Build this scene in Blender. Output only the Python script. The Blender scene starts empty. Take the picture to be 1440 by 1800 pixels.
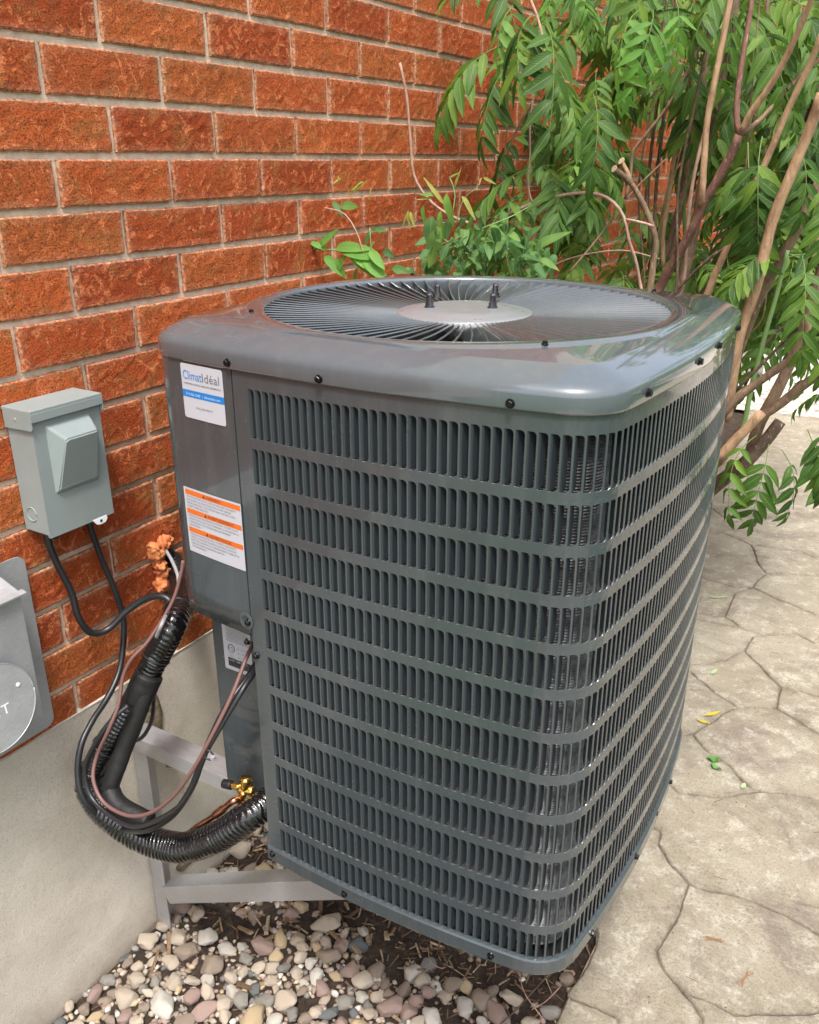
import bpy, bmesh, math, random
import numpy as np
from mathutils import Vector, Matrix, noise
from mathutils.geometry import delaunay_2d_cdt
random.seed(7)
rng = np.random.default_rng(7)
PI = math.pi
S = bpy.context.scene
COL = S.collection

# ------------------------------------------------------------------ camera
F = 1516.09
CAM = np.array([1.339381, -1.04888, -0.007917])
RM = np.array([[0.8565, 0.516146, -0.000727], [0.194435, -0.323951, -0.925878], [-0.478124, 0.792874, -0.377821]])
cd = bpy.data.cameras.new('camera'); cam = bpy.data.objects.new('camera', cd); COL.objects.link(cam)
cd.sensor_fit = 'HORIZONTAL'; cd.sensor_width = 36; cd.lens = F / 1440 * 36
cd.clip_start = .01; cd.clip_end = 500
_r, _u, _b = RM[0], -RM[1], -RM[2]
cam.matrix_world = Matrix(((_r[0], _u[0], _b[0], CAM[0]), (_r[1], _u[1], _b[1], CAM[1]), (_r[2], _u[2], _b[2], CAM[2]), (0, 0, 0, 1)))
S.camera = cam
# ------------------------------------------------------------------ world, sun, exposure
SUN_EL, SUN_AZ = math.radians(64), math.radians(150)      # azimuth measured from +Y towards +X
wd = bpy.data.worlds.new('World'); S.world = wd; wd.use_nodes = True
wn = wd.node_tree.nodes; wl = wd.node_tree.links; wn.clear()
sky = wn.new('ShaderNodeTexSky'); sky.sky_type = 'NISHITA'; sky.sun_disc = False
sky.sun_elevation = SUN_EL; sky.sun_rotation = SUN_AZ; sky.air_density = 1.0; sky.dust_density = 4.0; sky.ozone_density = .6
hs = wn.new('ShaderNodeHueSaturation'); hs.inputs['Saturation'].default_value = .55
bg = wn.new('ShaderNodeBackground'); bg.inputs['Strength'].default_value = .14
wo = wn.new('ShaderNodeOutputWorld')
wl.new(sky.outputs[0], hs.inputs['Color']); wl.new(hs.outputs[0], bg.inputs['Color']); wl.new(bg.outputs[0], wo.inputs[0])
sd = bpy.data.lights.new('sun', 'SUN'); sd.energy = 1.5; sd.angle = math.radians(10); sd.color = (1, .975, .94)
sun = bpy.data.objects.new('sun', sd); COL.objects.link(sun)
_d = Vector((math.sin(SUN_AZ) * math.cos(SUN_EL), math.cos(SUN_AZ) * math.cos(SUN_EL), math.sin(SUN_EL)))
sun.rotation_euler = _d.to_track_quat('Z', 'Y').to_euler()
vs = S.view_settings; vs.view_transform = 'Standard'; vs.look = 'None'; vs.gamma = 1; vs.use_curve_mapping = False
vs.exposure = 1.4
S.cycles.max_bounces = 8; S.cycles.diffuse_bounces = 4; S.cycles.glossy_bounces = 4; S.cycles.transparent_max_bounces = 8

# ------------------------------------------------------------------ helpers
def at(px, py, ax, val):
    """world point that the photograph shows at (px,py) on the plane axis=val"""
    v = RM.T @ np.array([px - 720, py - 900, F]); t = (val - CAM[ax]) / v[ax]
    return Vector(CAM + t * v)
def tag(o, label=None, cat=None, group=None, kind=None):
    if label: o['label'] = label
    if cat: o['category'] = cat
    if group: o['group'] = group
    if kind: o['kind'] = kind
    return o
def mesh(name, V, Fc, mat=None, smooth=False):
    m = bpy.data.meshes.new(name); m.from_pydata([tuple(v) for v in V], [], [tuple(f) for f in Fc]); m.update()
    if smooth: m.polygons.foreach_set('use_smooth', [True] * len(m.polygons))
    if mat: m.materials.append(mat)
    return m
def obj(name, m, parent=None, loc=None, rot=None):
    o = bpy.data.objects.new(name, m); COL.objects.link(o)
    if parent: o.parent = parent
    if loc is not None: o.location = loc
    if rot is not None: o.rotation_euler = rot
    return o
def empty(name, loc=(0, 0, 0), rz=0):
    o = bpy.data.objects.new(name, None); o.empty_display_size = .05; COL.objects.link(o); o.location = loc; o.rotation_euler = (0, 0, rz); return o
class MB:
    def __init__(s): s.V = []; s.F = []
    def add(s, V, Fc):
        n = len(s.V); s.V += [tuple(v) for v in V]; s.F += [tuple(i + n for i in f) for f in Fc]
    def build(s, name, mat, parent=None, smooth=False): return obj(name, mesh(name, s.V, s.F, mat, smooth), parent)
def bevbox(x0, x1, y0, y1, z0, z1, b=.001, seg=2):
    bm = bmesh.new(); bmesh.ops.create_cube(bm, size=1)
    for v in bm.verts: v.co = Vector(((x0 + x1) / 2 + v.co.x * (x1 - x0), (y0 + y1) / 2 + v.co.y * (y1 - y0), (z0 + z1) / 2 + v.co.z * (z1 - z0)))
    if b > 0: bmesh.ops.bevel(bm, geom=list(bm.edges), offset=b, segments=seg, affect='EDGES', profile=.5)
    return bm
def bm_obj(bm, name, mat, parent=None, smooth=False):
    m = bpy.data.meshes.new(name); bm.to_mesh(m); bm.free()
    if smooth: m.polygons.foreach_set('use_smooth', [True] * len(m.polygons))
    m.materials.append(mat); return obj(name, m, parent)
def box(name, mat, parent, *a, b=.001): return bm_obj(bevbox(*a, b=b), name, mat, parent)
def catmull(P, n=8):
    P = [Vector(p) for p in P]; P = [P[0] * 2 - P[1]] + P + [P[-1] * 2 - P[-2]]; out = []
    for i in range(1, len(P) - 2):
        a, b, c, d = P[i - 1:i + 3]
        for k in range(n):
            t = k / n
            out.append(.5 * ((2 * b) + (c - a) * t + (2 * a - 5 * b + 4 * c - d) * t * t + (3 * b - a - 3 * c + d) * t ** 3))
    out.append(P[-2]); return out
def resample(P, step):
    L = [0]
    for a, b in zip(P, P[1:]): L.append(L[-1] + (b - a).length)
    n = max(2, int(L[-1] / step)); out = []; j = 0
    for k in range(n + 1):
        s = L[-1] * k / n
        while j < len(L) - 2 and L[j + 1] < s: j += 1
        t = (s - L[j]) / max(1e-9, L[j + 1] - L[j]); out.append(P[j].lerp(P[j + 1], t))
    return out, L[-1]
def tube(path, rad, sides=12, step=.01, n=8, prof=None, caps=True, flat=1.0):
    """path -> (V,F); rad is a number or f(t); prof(s,ang) multiplies the radius"""
    P, L = resample(catmull(path, n), step)
    V = []; Fc = []; N = None
    for i, p in enumerate(P):
        t = (P[min(i + 1, len(P) - 1)] - P[max(i - 1, 0)]).normalized()
        if N is None: N = t.orthogonal().normalized()
        N = (N - t * N.dot(t)).normalized(); B = t.cross(N)
        u = i / (len(P) - 1); r = rad(u) if callable(rad) else rad
        for k in range(sides):
            a = 2 * PI * k / sides; q = r * (prof(u * L, a) if prof else 1)
            V.append(p + (N * math.cos(a) + B * (math.sin(a) * flat)) * q)
    for i in range(len(P) - 1):
        for k in range(sides):
            a = i * sides + k; b = i * sides + (k + 1) % sides; Fc.append((a, b, b + sides, a + sides))
    if caps: Fc.append(tuple(range(sides))[::-1]); Fc.append(tuple((len(P) - 1) * sides + k for k in range(sides)))
    return V, Fc
def tube_obj(name, mat, parent, path, rad, **k):
    V, Fc = tube(path, rad, **k); return obj(name, mesh(name, V, Fc, mat, True), parent)

# ------------------------------------------------------------------ materials
def mat(name, col=(.5, .5, .5), rough=.5, metal=0, **k):
    m = bpy.data.materials.new(name); m.use_nodes = True; b = m.node_tree.nodes['Principled BSDF']
    b.inputs['Base Color'].default_value = (*col, 1); b.inputs['Roughness'].default_value = rough; b.inputs['Metallic'].default_value = metal
    for kk, v in k.items(): b.inputs[kk.replace('_', ' ')].default_value = v
    return m
class NT:
    def __init__(s, m): s.m = m; s.t = m.node_tree; s.b = s.t.nodes['Principled BSDF']
    def n(s, ty, **k):
        x = s.t.nodes.new(ty)
        for a, v in k.items():
            if hasattr(x, a) and a not in ('Scale',): setattr(x, a, v)
            else: x.inputs[a.replace('_', ' ')].default_value = v
        return x
    def l(s, a, b): s.t.links.new(a, b)
    def coord(s, w='Object'): return s.n('ShaderNodeTexCoord').outputs[w]
    def pos(s): return s.n('ShaderNodeNewGeometry').outputs['Position']
    def noise(s, vec, scale, detail=4, rough=.55, dist=0):
        x = s.n('ShaderNodeTexNoise'); x.inputs['Scale'].default_value = scale; x.inputs['Detail'].default_value = detail; x.inputs['Roughness'].default_value = rough; x.inputs['Distortion'].default_value = dist
        if vec is not None: s.l(vec, x.inputs['Vector'])
        return x.outputs['Fac']
    def ramp(s, fac, stops, interp='LINEAR'):
        x = s.n('ShaderNodeValToRGB'); cr = x.color_ramp; cr.interpolation = interp
        while len(cr.elements) < len(stops): cr.elements.new(.5)
        for e, (p, c) in zip(cr.elements, stops): e.position = p; e.color = (*c, 1) if len(c) == 3 else c
        s.l(fac, x.inputs[0]); return x.outputs[0]
    def mix(s, fac, a, b, bt='MIX'):
        x = s.n('ShaderNodeMix'); x.data_type = 'RGBA'; x.blend_type = bt
        for v, i in ((fac, 0), (a, 6), (b, 7)):
            if hasattr(v, 'links'): s.l(v, x.inputs[i])
            elif i == 0: x.inputs[0].default_value = v
            else: x.inputs[i].default_value = (*v, 1)
        return x.outputs[2]
    def math(s, op, a, b=0.):
        x = s.n('ShaderNodeMath'); x.operation = op
        for v, i in ((a, 0), (b, 1)):
            if hasattr(v, 'links'): s.l(v, x.inputs[i])
            else: x.inputs[i].default_value = v
        return x.outputs[0]
    def color(s, o): s.l(o, s.b.inputs['Base Color'])
    def rough(s, o): s.l(o, s.b.inputs['Roughness'])
    def bump(s, h, strength=.5, dist=.01, prev=None):
        x = s.n('ShaderNodeBump'); x.inputs['Strength'].default_value = strength; x.inputs['Distance'].default_value = dist
        s.l(h, x.inputs['Height'])
        if prev is not None: s.l(prev, x.inputs['Normal'])
        s.l(x.outputs[0], s.b.inputs['Normal']); return x.outputs[0]
def offset_by_random(t, vec, k=13.):
    oi = t.n('ShaderNodeObjectInfo'); x = t.n('ShaderNodeVectorMath'); x.operation = 'SCALE'; x.inputs[0].default_value = (k, k * .7, k * 1.3); t.l(oi.outputs['Random'], x.inputs['Scale'])
    y = t.n('ShaderNodeVectorMath'); y.operation = 'ADD'; t.l(vec, y.inputs[0]); t.l(x.outputs[0], y.inputs[1]); return y.outputs[0], oi.outputs['Random']

# brick
M_brick = mat('brick_face', rough=.9, Specular_IOR_Level=.12); t = NT(M_brick)
P = t.pos(); at_ = t.n('ShaderNodeAttribute'); at_.attribute_name = 'rnd'
oi = t.n('ShaderNodeObjectInfo'); rnd = t.math('FRACT', t.math('ADD', at_.outputs['Fac'], oi.outputs['Random']))
base = t.ramp(rnd, [(0, (.32, .058, .017)), (.25, (.42, .082, .022)), (.5, (.47, .108, .028)), (.75, (.42, .112, .031)), (1, (.37, .070, .020))])
n1 = t.noise(P, 16, 5, .6, .4)
c = t.mix(t.ramp(n1, [(.52, (0, 0, 0)), (.68, (.7, .7, .7))]), base, (.34, .15, .045))
n2 = t.noise(P, 30, 5, .6, 1.8)
c = t.mix(t.ramp(n2, [(.55, (0, 0, 0)), (.61, (.8, .8, .8))]), c, (.66, .20, .075))
n3 = t.noise(P, 300, 5, .65)
c = t.mix(t.ramp(n3, [(.38, (.85, .85, .85)), (.50, (0, 0, 0))]), c, (.12, .026, .012))
n6 = t.noise(P, 700, 2, .5)
c = t.mix(t.ramp(n6, [(.70, (0, 0, 0)), (.74, (.6, .6, .6))]), c, (.75, .55, .42))
ae = t.n('ShaderNodeAttribute'); ae.attribute_name = 'rim'
ef = t.math('MULTIPLY', ae.outputs['Fac'], t.ramp(t.noise(P, 130, 5, .7), [(.38, (0, 0, 0)), (.62, (.85, .85, .85))]))
c = t.mix(ef, c, (.66, .46, .30))
t.color(c)
mp = t.n('ShaderNodeMapping'); mp.inputs['Scale'].default_value = (1, .62, 1); t.l(P, mp.inputs[0])
nb = t.noise(mp.outputs[0], 260, 6, .7, .8)
w = t.n('ShaderNodeTexVoronoi'); w.feature = 'SMOOTH_F1'; w.inputs['Scale'].default_value = 34
nv = t.noise(P, 22, 3, .5)
dv = t.n('ShaderNodeVectorMath'); dv.operation = 'ADD'
cmb = t.n('ShaderNodeCombineXYZ'); t.l(t.math('MULTIPLY', nv, .12), cmb.inputs[1]); t.l(t.math('MULTIPLY', nv, .1), cmb.inputs[2])
t.l(P, dv.inputs[0]); t.l(cmb.outputs[0], dv.inputs[1]); t.l(dv.outputs[0], w.inputs['Vector'])
bn = t.bump(w.outputs['Distance'], .25, .006)
bn = t.bump(n2, .6, .007, bn)
t.bump(nb, 1, .0045, bn)
# mortar
M_mortar = mat('mortar', (.33, .255, .20), .95, Specular_IOR_Level=.1); t = NT(M_mortar); P = t.pos()
n = t.noise(P, 60, 5, .6); t.color(t.ramp(n, [(.3, (.54, .405, .30)), (.7, (.76, .61, .475))])); t.bump(t.noise(P, 420, 4, .7), .8, .003)
# parged foundation
M_parge = mat('parging', rough=.95, Specular_IOR_Level=.15); t = NT(M_parge); P = t.pos()
c = t.ramp(t.noise(P, 3.5, 5, .6), [(.3, (.56, .50, .42)), (.55, (.68, .615, .525)), (.75, (.74, .68, .59))])
c = t.mix(t.ramp(t.noise(P, 9, 6, .65, .1), [(.54, (0, 0, 0)), (.8, (.28, .28, .28))]), c, (.40, .34, .27))
c = t.mix(t.ramp(t.noise(P, 380, 3, .6), [(.32, (.6, .6, .6)), (.43, (0, 0, 0))]), c, (.22, .18, .14))
sx = t.n('ShaderNodeSeparateXYZ'); t.l(P, sx.inputs[0])
zz = t.math('ADD', sx.outputs[2], t.math('MULTIPLY', t.noise(P, 12, 5, .7), .12))
mr = t.n('ShaderNodeMapRange'); mr.inputs['From Min'].default_value = -1.57; mr.inputs['From Max'].default_value = -1.67; t.l(zz, mr.inputs['Value'])
c = t.mix(t.math('MULTIPLY', mr.outputs[0], .6), c, (.27, .21, .15)); t.color(c)
b1 = t.bump(t.noise(P, 9, 4, .5), .35, .02); b1 = t.bump(t.noise(P, 70, 4, .6), .4, .006, b1); t.bump(t.noise(P, 300, 4, .75), 1, .004, b1)
# stamped concrete
M_pave = mat('stamped_concrete', rough=.88, Specular_IOR_Level=.25); t = NT(M_pave); P = t.pos()
_, orr = offset_by_random(t, P)
c = t.ramp(t.noise(P, 4, 6, .62, .5), [(.28, (.25, .222, .165)), (.5, (.33, .295, .225)), (.72, (.40, .365, .288))])
c = t.mix(t.math('MULTIPLY', orr, .25), c, (.32, .255, .17))
c = t.mix(t.ramp(t.noise(P, 3.1, 6, .72, 1.2), [(.50, (0, 0, 0)), (.66, (.72, .72, .72))]), c, (.175, .14, .118))
c = t.mix(t.ramp(t.noise(P, 19, 8, .8), [(.50, (0, 0, 0)), (.64, (.8, .8, .8))]), c, (.52, .485, .40))
c = t.mix(t.ramp(t.noise(P, 150, 4, .75), [(.35, (.6, .6, .6)), (.5, (0, 0, 0))]), c, (.17, .135, .09))
c = t.mix(t.ramp(t.noise(P, 420, 2, .6), [(.66, (0, 0, 0)), (.74, (.6, .6, .6))]), c, (.80, .74, .60))
ae = t.n('ShaderNodeAttribute'); ae.attribute_name = 'rim'
c = t.mix(t.math('MULTIPLY', ae.outputs['Fac'], t.ramp(t.noise(P, 17, 6, .75), [(.40, (.05, .05, .05)), (.64, (.85, .85, .85))])), c, (.14, .115, .085)); t.color(c)
b1 = t.bump(t.noise(P, 6, 4, .55, .6), .6, .03); b1 = t.bump(t.noise(P, 24, 5, .6, 1.2), .5, .010, b1); t.bump(t.noise(P, 200, 6, .8), .9, .005, b1)
M_joint = mat('paving_joint', rough=.95); t = NT(M_joint); P = t.pos()
t.color(t.ramp(t.noise(P, 14, 5, .7), [(.35, (.12, .095, .07)), (.55, (.27, .22, .155)), (.7, (.38, .32, .23))])); t.bump(t.noise(P, 200, 4, .7), .6, .004)
# soil, far gravel
M_soil = mat('soil', rough=1); t = NT(M_soil); P = t.pos()
c = t.ramp(t.noise(P, 40, 6, .7), [(.35, (.028, .017, .011)), (.55, (.065, .042, .028)), (.75, (.15, .10, .065))]); t.color(c)
b1 = t.bump(t.noise(P, 30, 5, .7), .8, .03); t.bump(t.noise(P, 160, 5, .75), .9, .01, b1)
M_gravel = mat('pale_gravel', rough=.95); t = NT(M_gravel); P = t.pos()
v = t.n('ShaderNodeTexVoronoi'); v.inputs['Scale'].default_value = 28; t.l(P, v.inputs['Vector'])
sp = t.n('ShaderNodeSeparateColor'); t.l(v.outputs['Color'], sp.inputs[0])
t.color(t.ramp(sp.outputs[0], [(0, (.30, .25, .2)), (.4, (.55, .48, .40)), (1, (.70, .66, .60))]))
t.bump(v.outputs['Distance'], 1, .03)
M_grass = mat('lawn', (.06, .12, .025), .9); t = NT(M_grass); P = t.pos(); t.color(t.ramp(t.noise(P, 9, 5, .7), [(.3, (.04, .085, .015)), (.7, (.10, .16, .04))]))
# stones
def stone_mat(i, a, b, sc=60):
    m = mat('pebble_%s' % i, rough=.85, Specular_IOR_Level=.3); t = NT(m); P = t.coord(); v, r = offset_by_random(t, P)
    c = t.mix(r, a, b)
    c = t.mix(t.ramp(t.noise(v, sc, 5, .65, .6), [(.4, (0, 0, 0)), (.65, (.6, .6, .6))]), c, tuple(min(.8, x * 1.5 + .02) for x in a))
    c = t.mix(t.ramp(t.noise(v, 210, 4, .7), [(.33, (.7, .7, .7)), (.47, (0, 0, 0))]), c, tuple(x * .45 for x in b)); t.color(c)
    b1 = t.bump(t.noise(v, 45, 4, .6), .5, .008); t.bump(t.noise(v, 300, 3, .7), .4, .002, b1); return m
STONES = [stone_mat('buff', (.44, .37, .29), (.33, .27, .21)), stone_mat('grey', (.24, .22, .19), (.15, .14, .125)), stone_mat('rose', (.31, .22, .185), (.24, .165, .14)),
          stone_mat('white', (.50, .465, .41), (.40, .36, .31)), stone_mat('brown', (.26, .205, .155), (.19, .145, .11)), stone_mat('ochre', (.42, .32, .20), (.36, .27, .16)), stone_mat('slate', (.09, .10, .10), (.15, .15, .145))]
M_chip = mat('wood_chip', rough=.9); t = NT(M_chip); v, r = offset_by_random(t, t.coord()); P = t.pos()
at_ = t.n('ShaderNodeAttribute'); at_.attribute_name = 'rnd'; rr = t.math('FRACT', t.math('ADD', at_.outputs['Fac'], r))
c = t.ramp(rr, [(0, (.10, .055, .03)), (.4, (.20, .125, .07)), (.75, (.34, .235, .135)), (1, (.42, .33, .22))])
c = t.mix(t.ramp(t.noise(P, 180, 4, .7), [(.4, (.5, .5, .5)), (.6, (0, 0, 0))]), c, (.08, .045, .025)); t.color(c); t.bump(t.noise(P, 260, 4, .7), .6, .003)
# painted steel of the unit
def paint(name, col, rough=.22, coat=.5):
    m = mat(name, col, rough); t = NT(m); P = t.pos()
    t.b.inputs['Coat Weight'].default_value = coat; t.b.inputs['Coat Roughness'].default_value = .035
    n = t.noise(P, 7, 4, .6); c = t.mix(t.ramp(n, [(.4, (0, 0, 0)), (.75, (.5, .5, .5))]), col, tuple(x * 1.18 + .004 for x in col))
    c = t.mix(t.ramp(t.noise(P, 90, 6, .8, 2), [(.68, (0, 0, 0)), (.80, (.08, .08, .08))]), c, (.30, .29, .26))
    mp = t.n('ShaderNodeMapping'); mp.inputs['Scale'].default_value = (1, 1, .12); t.l(P, mp.inputs[0])
    c = t.mix(t.ramp(t.noise(mp.outputs[0], 38, 5, .7), [(.5, (0, 0, 0)), (.8, (.10, .10, .10))]), c, (.30, .28, .24))
    c = t.mix(t.ramp(t.noise(P, 900, 2, .5), [(.70, (0, 0, 0)), (.76, (.35, .35, .35))]), c, (.35, .33, .29)); t.color(c)
    t.rough(t.ramp(t.noise(P, 23, 5, .7), [(.3, (rough * .8,) * 3), (.8, (rough * 1.5,) * 3)]))
    t.bump(t.noise(P, 420, 2, .5), .05, .0006)
    return m
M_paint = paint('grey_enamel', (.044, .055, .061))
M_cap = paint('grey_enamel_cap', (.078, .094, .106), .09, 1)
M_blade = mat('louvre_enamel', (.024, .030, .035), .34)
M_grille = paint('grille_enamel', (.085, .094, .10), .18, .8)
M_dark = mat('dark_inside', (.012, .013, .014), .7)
M_coil = mat('coil_fins', (.15, .15, .155), .42, .35); t = NT(M_coil); P = t.pos()
t.color(t.ramp(t.noise(P, 130, 5, .7), [(.35, (.06, .06, .062)), (.65, (.21, .21, .215))]))
M_screw = mat('black_screw', (.015, .015, .016), .25, .6)
M_white = mat('label_white', (.45, .46, .51), .38)
M_blue = mat('label_blue', (.01, .17, .50), .38); M_ltblue = mat('label_text_pale', (.45, .68, .9), .4); M_txt = mat('label_text', (.03, .03, .035), .45); M_gtxt = mat('label_grey', (.13, .14, .16), .45)
M_orange = mat('label_orange', (.62, .13, .008), .4); M_black = mat('label_black', (.015, .015, .02), .35)
M_line = mat('label_fine_text', (.13, .14, .17), .5)
# box, aluminium, foil, rubber...
M_box = mat('grey_box_enamel', (.225, .26, .255), .42); t = NT(M_box); P = t.pos(); t.color(t.ramp(t.noise(P, 12, 4, .6), [(.3, (.215, .25, .243)), (.7, (.245, .28, .272))])); t.bump(t.noise(P, 500, 2, .5), .08, .0008)
def alu(name, col=(.62, .61, .60), rough=.42, me=.65):
    m = mat(name, col, rough, me); t = NT(m); P = t.pos(); mp = t.n('ShaderNodeMapping'); mp.inputs['Scale'].default_value = (1, 3, 18); t.l(P, mp.inputs[0])
    n = t.noise(mp.outputs[0], 30, 5, .65); t.color(t.ramp(n, [(.3, tuple(x * .8 for x in col)), (.7, col)])); t.rough(t.ramp(t.noise(P, 18, 5, .7), [(.3, (rough * .8,) * 3), (.75, (min(1, rough * 1.5),) * 3)]))
    t.bump(n, .08, .002); return m
M_alu = alu('mill_aluminium', (.56, .56, .57), .42, .7); M_hood = alu('dull_aluminium', (.50, .51, .52), .45, .55)
M_foil = mat('black_foil', (.005, .005, .006), .10, Specular_IOR_Level=.5); M_foil.node_tree.nodes['Principled BSDF'].inputs['Coat Weight'].default_value = .55; M_foil.node_tree.nodes['Principled BSDF'].inputs['Coat IOR'].default_value = 1.55; M_foil.node_tree.nodes['Principled BSDF'].inputs['Coat Roughness'].default_value = .05
t = NT(M_foil); P = t.pos(); t.bump(t.noise(P, 110, 3, .55, 1.2), .45, .0035)
M_rubber = mat('black_rubber', (.012, .0115, .0115), .55, Specular_IOR_Level=.3); t = NT(M_rubber); P = t.pos(); t.bump(t.noise(P, 60, 4, .6), .3, .006)
M_cable = mat('black_cable', (.016, .016, .018), .38)
M_pink = mat('brown_cable', (.15, .075, .066), .5); M_greyc = mat('grey_cable', (.28, .27, .28), .45)
M_foam = mat('orange_foam', (.62, .2, .07), .85); t = NT(M_foam); P = t.pos(); t.color(t.ramp(t.noise(P, 60, 4, .6), [(.35, (.45, .10, .03)), (.65, (.66, .25, .09))])); t.bump(t.noise(P, 120, 4, .7), .6, .004)
M_copper = mat('copper', (.62, .26, .15), .3, 1); t = NT(M_copper); P = t.pos(); t.color(t.ramp(t.noise(P, 70, 4, .6), [(.35, (.35, .13, .075)), (.6, (.70, .33, .20))]))
M_brass = mat('brass', (.78, .52, .14), .24, 1)
M_whitewall = mat('white_paint', (.80, .80, .82), .6)
# plants
def leaf_mat(name, stops, trans=.35):
    m = mat(name, rough=.5, Specular_IOR_Level=.3); t = NT(m); oi = t.n('ShaderNodeObjectInfo'); at_ = t.n('ShaderNodeAttribute'); at_.attribute_name = 'rnd'
    r = t.math('FRACT', t.math('ADD', oi.outputs['Random'], t.math('MULTIPLY', at_.outputs['Fac'], .45)))
    c = t.ramp(r, stops); uv = t.n('ShaderNodeUVMap')
    sp = t.n('ShaderNodeSeparateXYZ'); t.l(uv.outputs[0], sp.inputs[0])
    mid = t.math('ABSOLUTE', t.math('SUBTRACT', sp.outputs[0], .5))
    sn_ = t.noise(t.pos(), 45, 4, .7); c = t.mix(t.ramp(sn_, [(.60, (0, 0, 0)), (.72, (.5, .5, .5))]), c, (.20, .22, .05)); c = t.mix(t.ramp(t.noise(t.pos(), 14, 3, .6), [(.4, (0, 0, 0)), (.7, (.35, .35, .35))]), c, (.03, .07, .02))
    c = t.mix(t.ramp(mid, [(.0, (.55, .55, .55)), (.06, (0, 0, 0))]), c, (.25, .34, .10))
    vein = t.math('SINE', t.math('MULTIPLY', t.math('ADD', sp.outputs[1], t.math('MULTIPLY', mid, -.5)), 75.))
    c = t.mix(t.ramp(vein, [(.75, (0, 0, 0)), (1, (.22, .22, .22))]), c, (.16, .26, .06))
    t.color(c); t.bump(vein, .25, .0012)
    tr = t.n('ShaderNodeBsdfTranslucent'); ms = t.n('ShaderNodeMixShader'); ms.inputs[0].default_value = trans
    tc = t.mix(.75, c, (.25, .42, .03), 'MULTIPLY'); sc = t.n('ShaderNodeMixRGB'); sc.blend_type = 'ADD'; sc.inputs[0].default_value = .8; t.l(c, sc.inputs[1]); t.l(tc, sc.inputs[2])
    t.l(sc.outputs[0], tr.inputs[0]); out = t.t.nodes['Material Output']
    t.l(t.b.outputs[0], ms.inputs[1]); t.l(tr.outputs[0], ms.inputs[2]); t.l(ms.outputs[0], out.inputs[0]); return m
M_leaf = leaf_mat('sumac_leaf', [(0, (.030, .078, .014)), (.3, (.050, .120, .018)), (.65, (.085, .175, .022)), (.9, (.16, .26, .03)), (1, (.05, .115, .020))], .30)
M_leafy = leaf_mat('young_leaf', [(0, (.12, .30, .05)), (.5, (.16, .36, .06)), (1, (.22, .40, .08))], .45)
M_leafv = leaf_mat('vine_leaf', [(0, (.06, .15, .05)), (.5, (.10, .22, .07)), (1, (.16, .29, .06))], .4)
M_leafp = leaf_mat('pale_leaf', [(0, (.30, .34, .08)), (.6, (.42, .42, .10)), (1, (.48, .34, .10))], .5)
M_far = leaf_mat('far_leaf', [(0, (.05, .12, .02)), (.5, (.12, .22, .03)), (1, (.22, .32, .05))], .5)
def bark(name, a, b, sc=40):
    m = mat(name, rough=.75); t = NT(m); P = t.coord(); mp = t.n('ShaderNodeMapping'); mp.inputs['Scale'].default_value = (1, 1, .35); t.l(P, mp.inputs[0])
    v, r = offset_by_random(t, mp.outputs[0]); c = t.ramp(t.noise(v, sc, 6, .7, .7), [(.35, a), (.62, b)])
    c = t.mix(t.ramp(t.noise(v, 160, 3, .6), [(.6, (0, 0, 0)), (.68, (.6, .6, .6))]), c, (.50, .36, .24)); t.color(c); t.bump(t.noise(v, 120, 5, .7), .6, .004); return m
B_tan = bark('tan_bark', (.22, .12, .065), (.44, .28, .16)); B_red = bark('red_bark', (.10, .042, .03), (.21, .10, .07)); B_brown = bark('brown_bark', (.10, .062, .04), (.26, .17, .105)); B_dark = bark('dark_bark', (.05, .03, .02), (.13, .08, .05))
B_green = mat('green_cane', (.16, .27, .09), .5); B_cut = mat('cut_wood', (.60, .45, .28), .8); B_twig = bark('pinkish_twig', (.28, .15, .11), (.45, .30, .22))

# ================================================================== SETTING: ground
tag(obj('ground', mesh('ground', [(-60, -60, -1.80), (90, -60, -1.80), (90, 150, -1.80), (-60, 150, -1.80)], [(0, 1, 2, 3)], M_grass)), kind='structure')
def grid(x0, x1, y0, y1, nx, ny, zf):
    V = [(x0 + (x1 - x0) * i / nx, y0 + (y1 - y0) * j / ny) for j in range(ny + 1) for i in range(nx + 1)]
    V = [(x, y, zf(x, y)) for x, y in V]
    return V, [(j * (nx + 1) + i, j * (nx + 1) + i + 1, (j + 1) * (nx + 1) + i + 1, (j + 1) * (nx + 1) + i) for j in range(ny) for i in range(nx)]
def soil_z(x, y): return -1.735 + .012 * noise.noise(Vector((x * 7, y * 7, 0))) + .006 * noise.noise(Vector((x * 25, y * 25, 3)))
V, Fc = grid(.0, 1.02, -1.2, 5.6, 110, 560, soil_z)
soil = tag(obj('planting_bed', mesh('planting_bed', V, Fc, M_soil, True)), kind='structure')
tag(obj('gravel', mesh('gravel', *grid(-.2, 6, 5.5, 12, 2, 2, lambda x, y: -1.715)[:2], M_gravel)), kind='structure')

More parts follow.
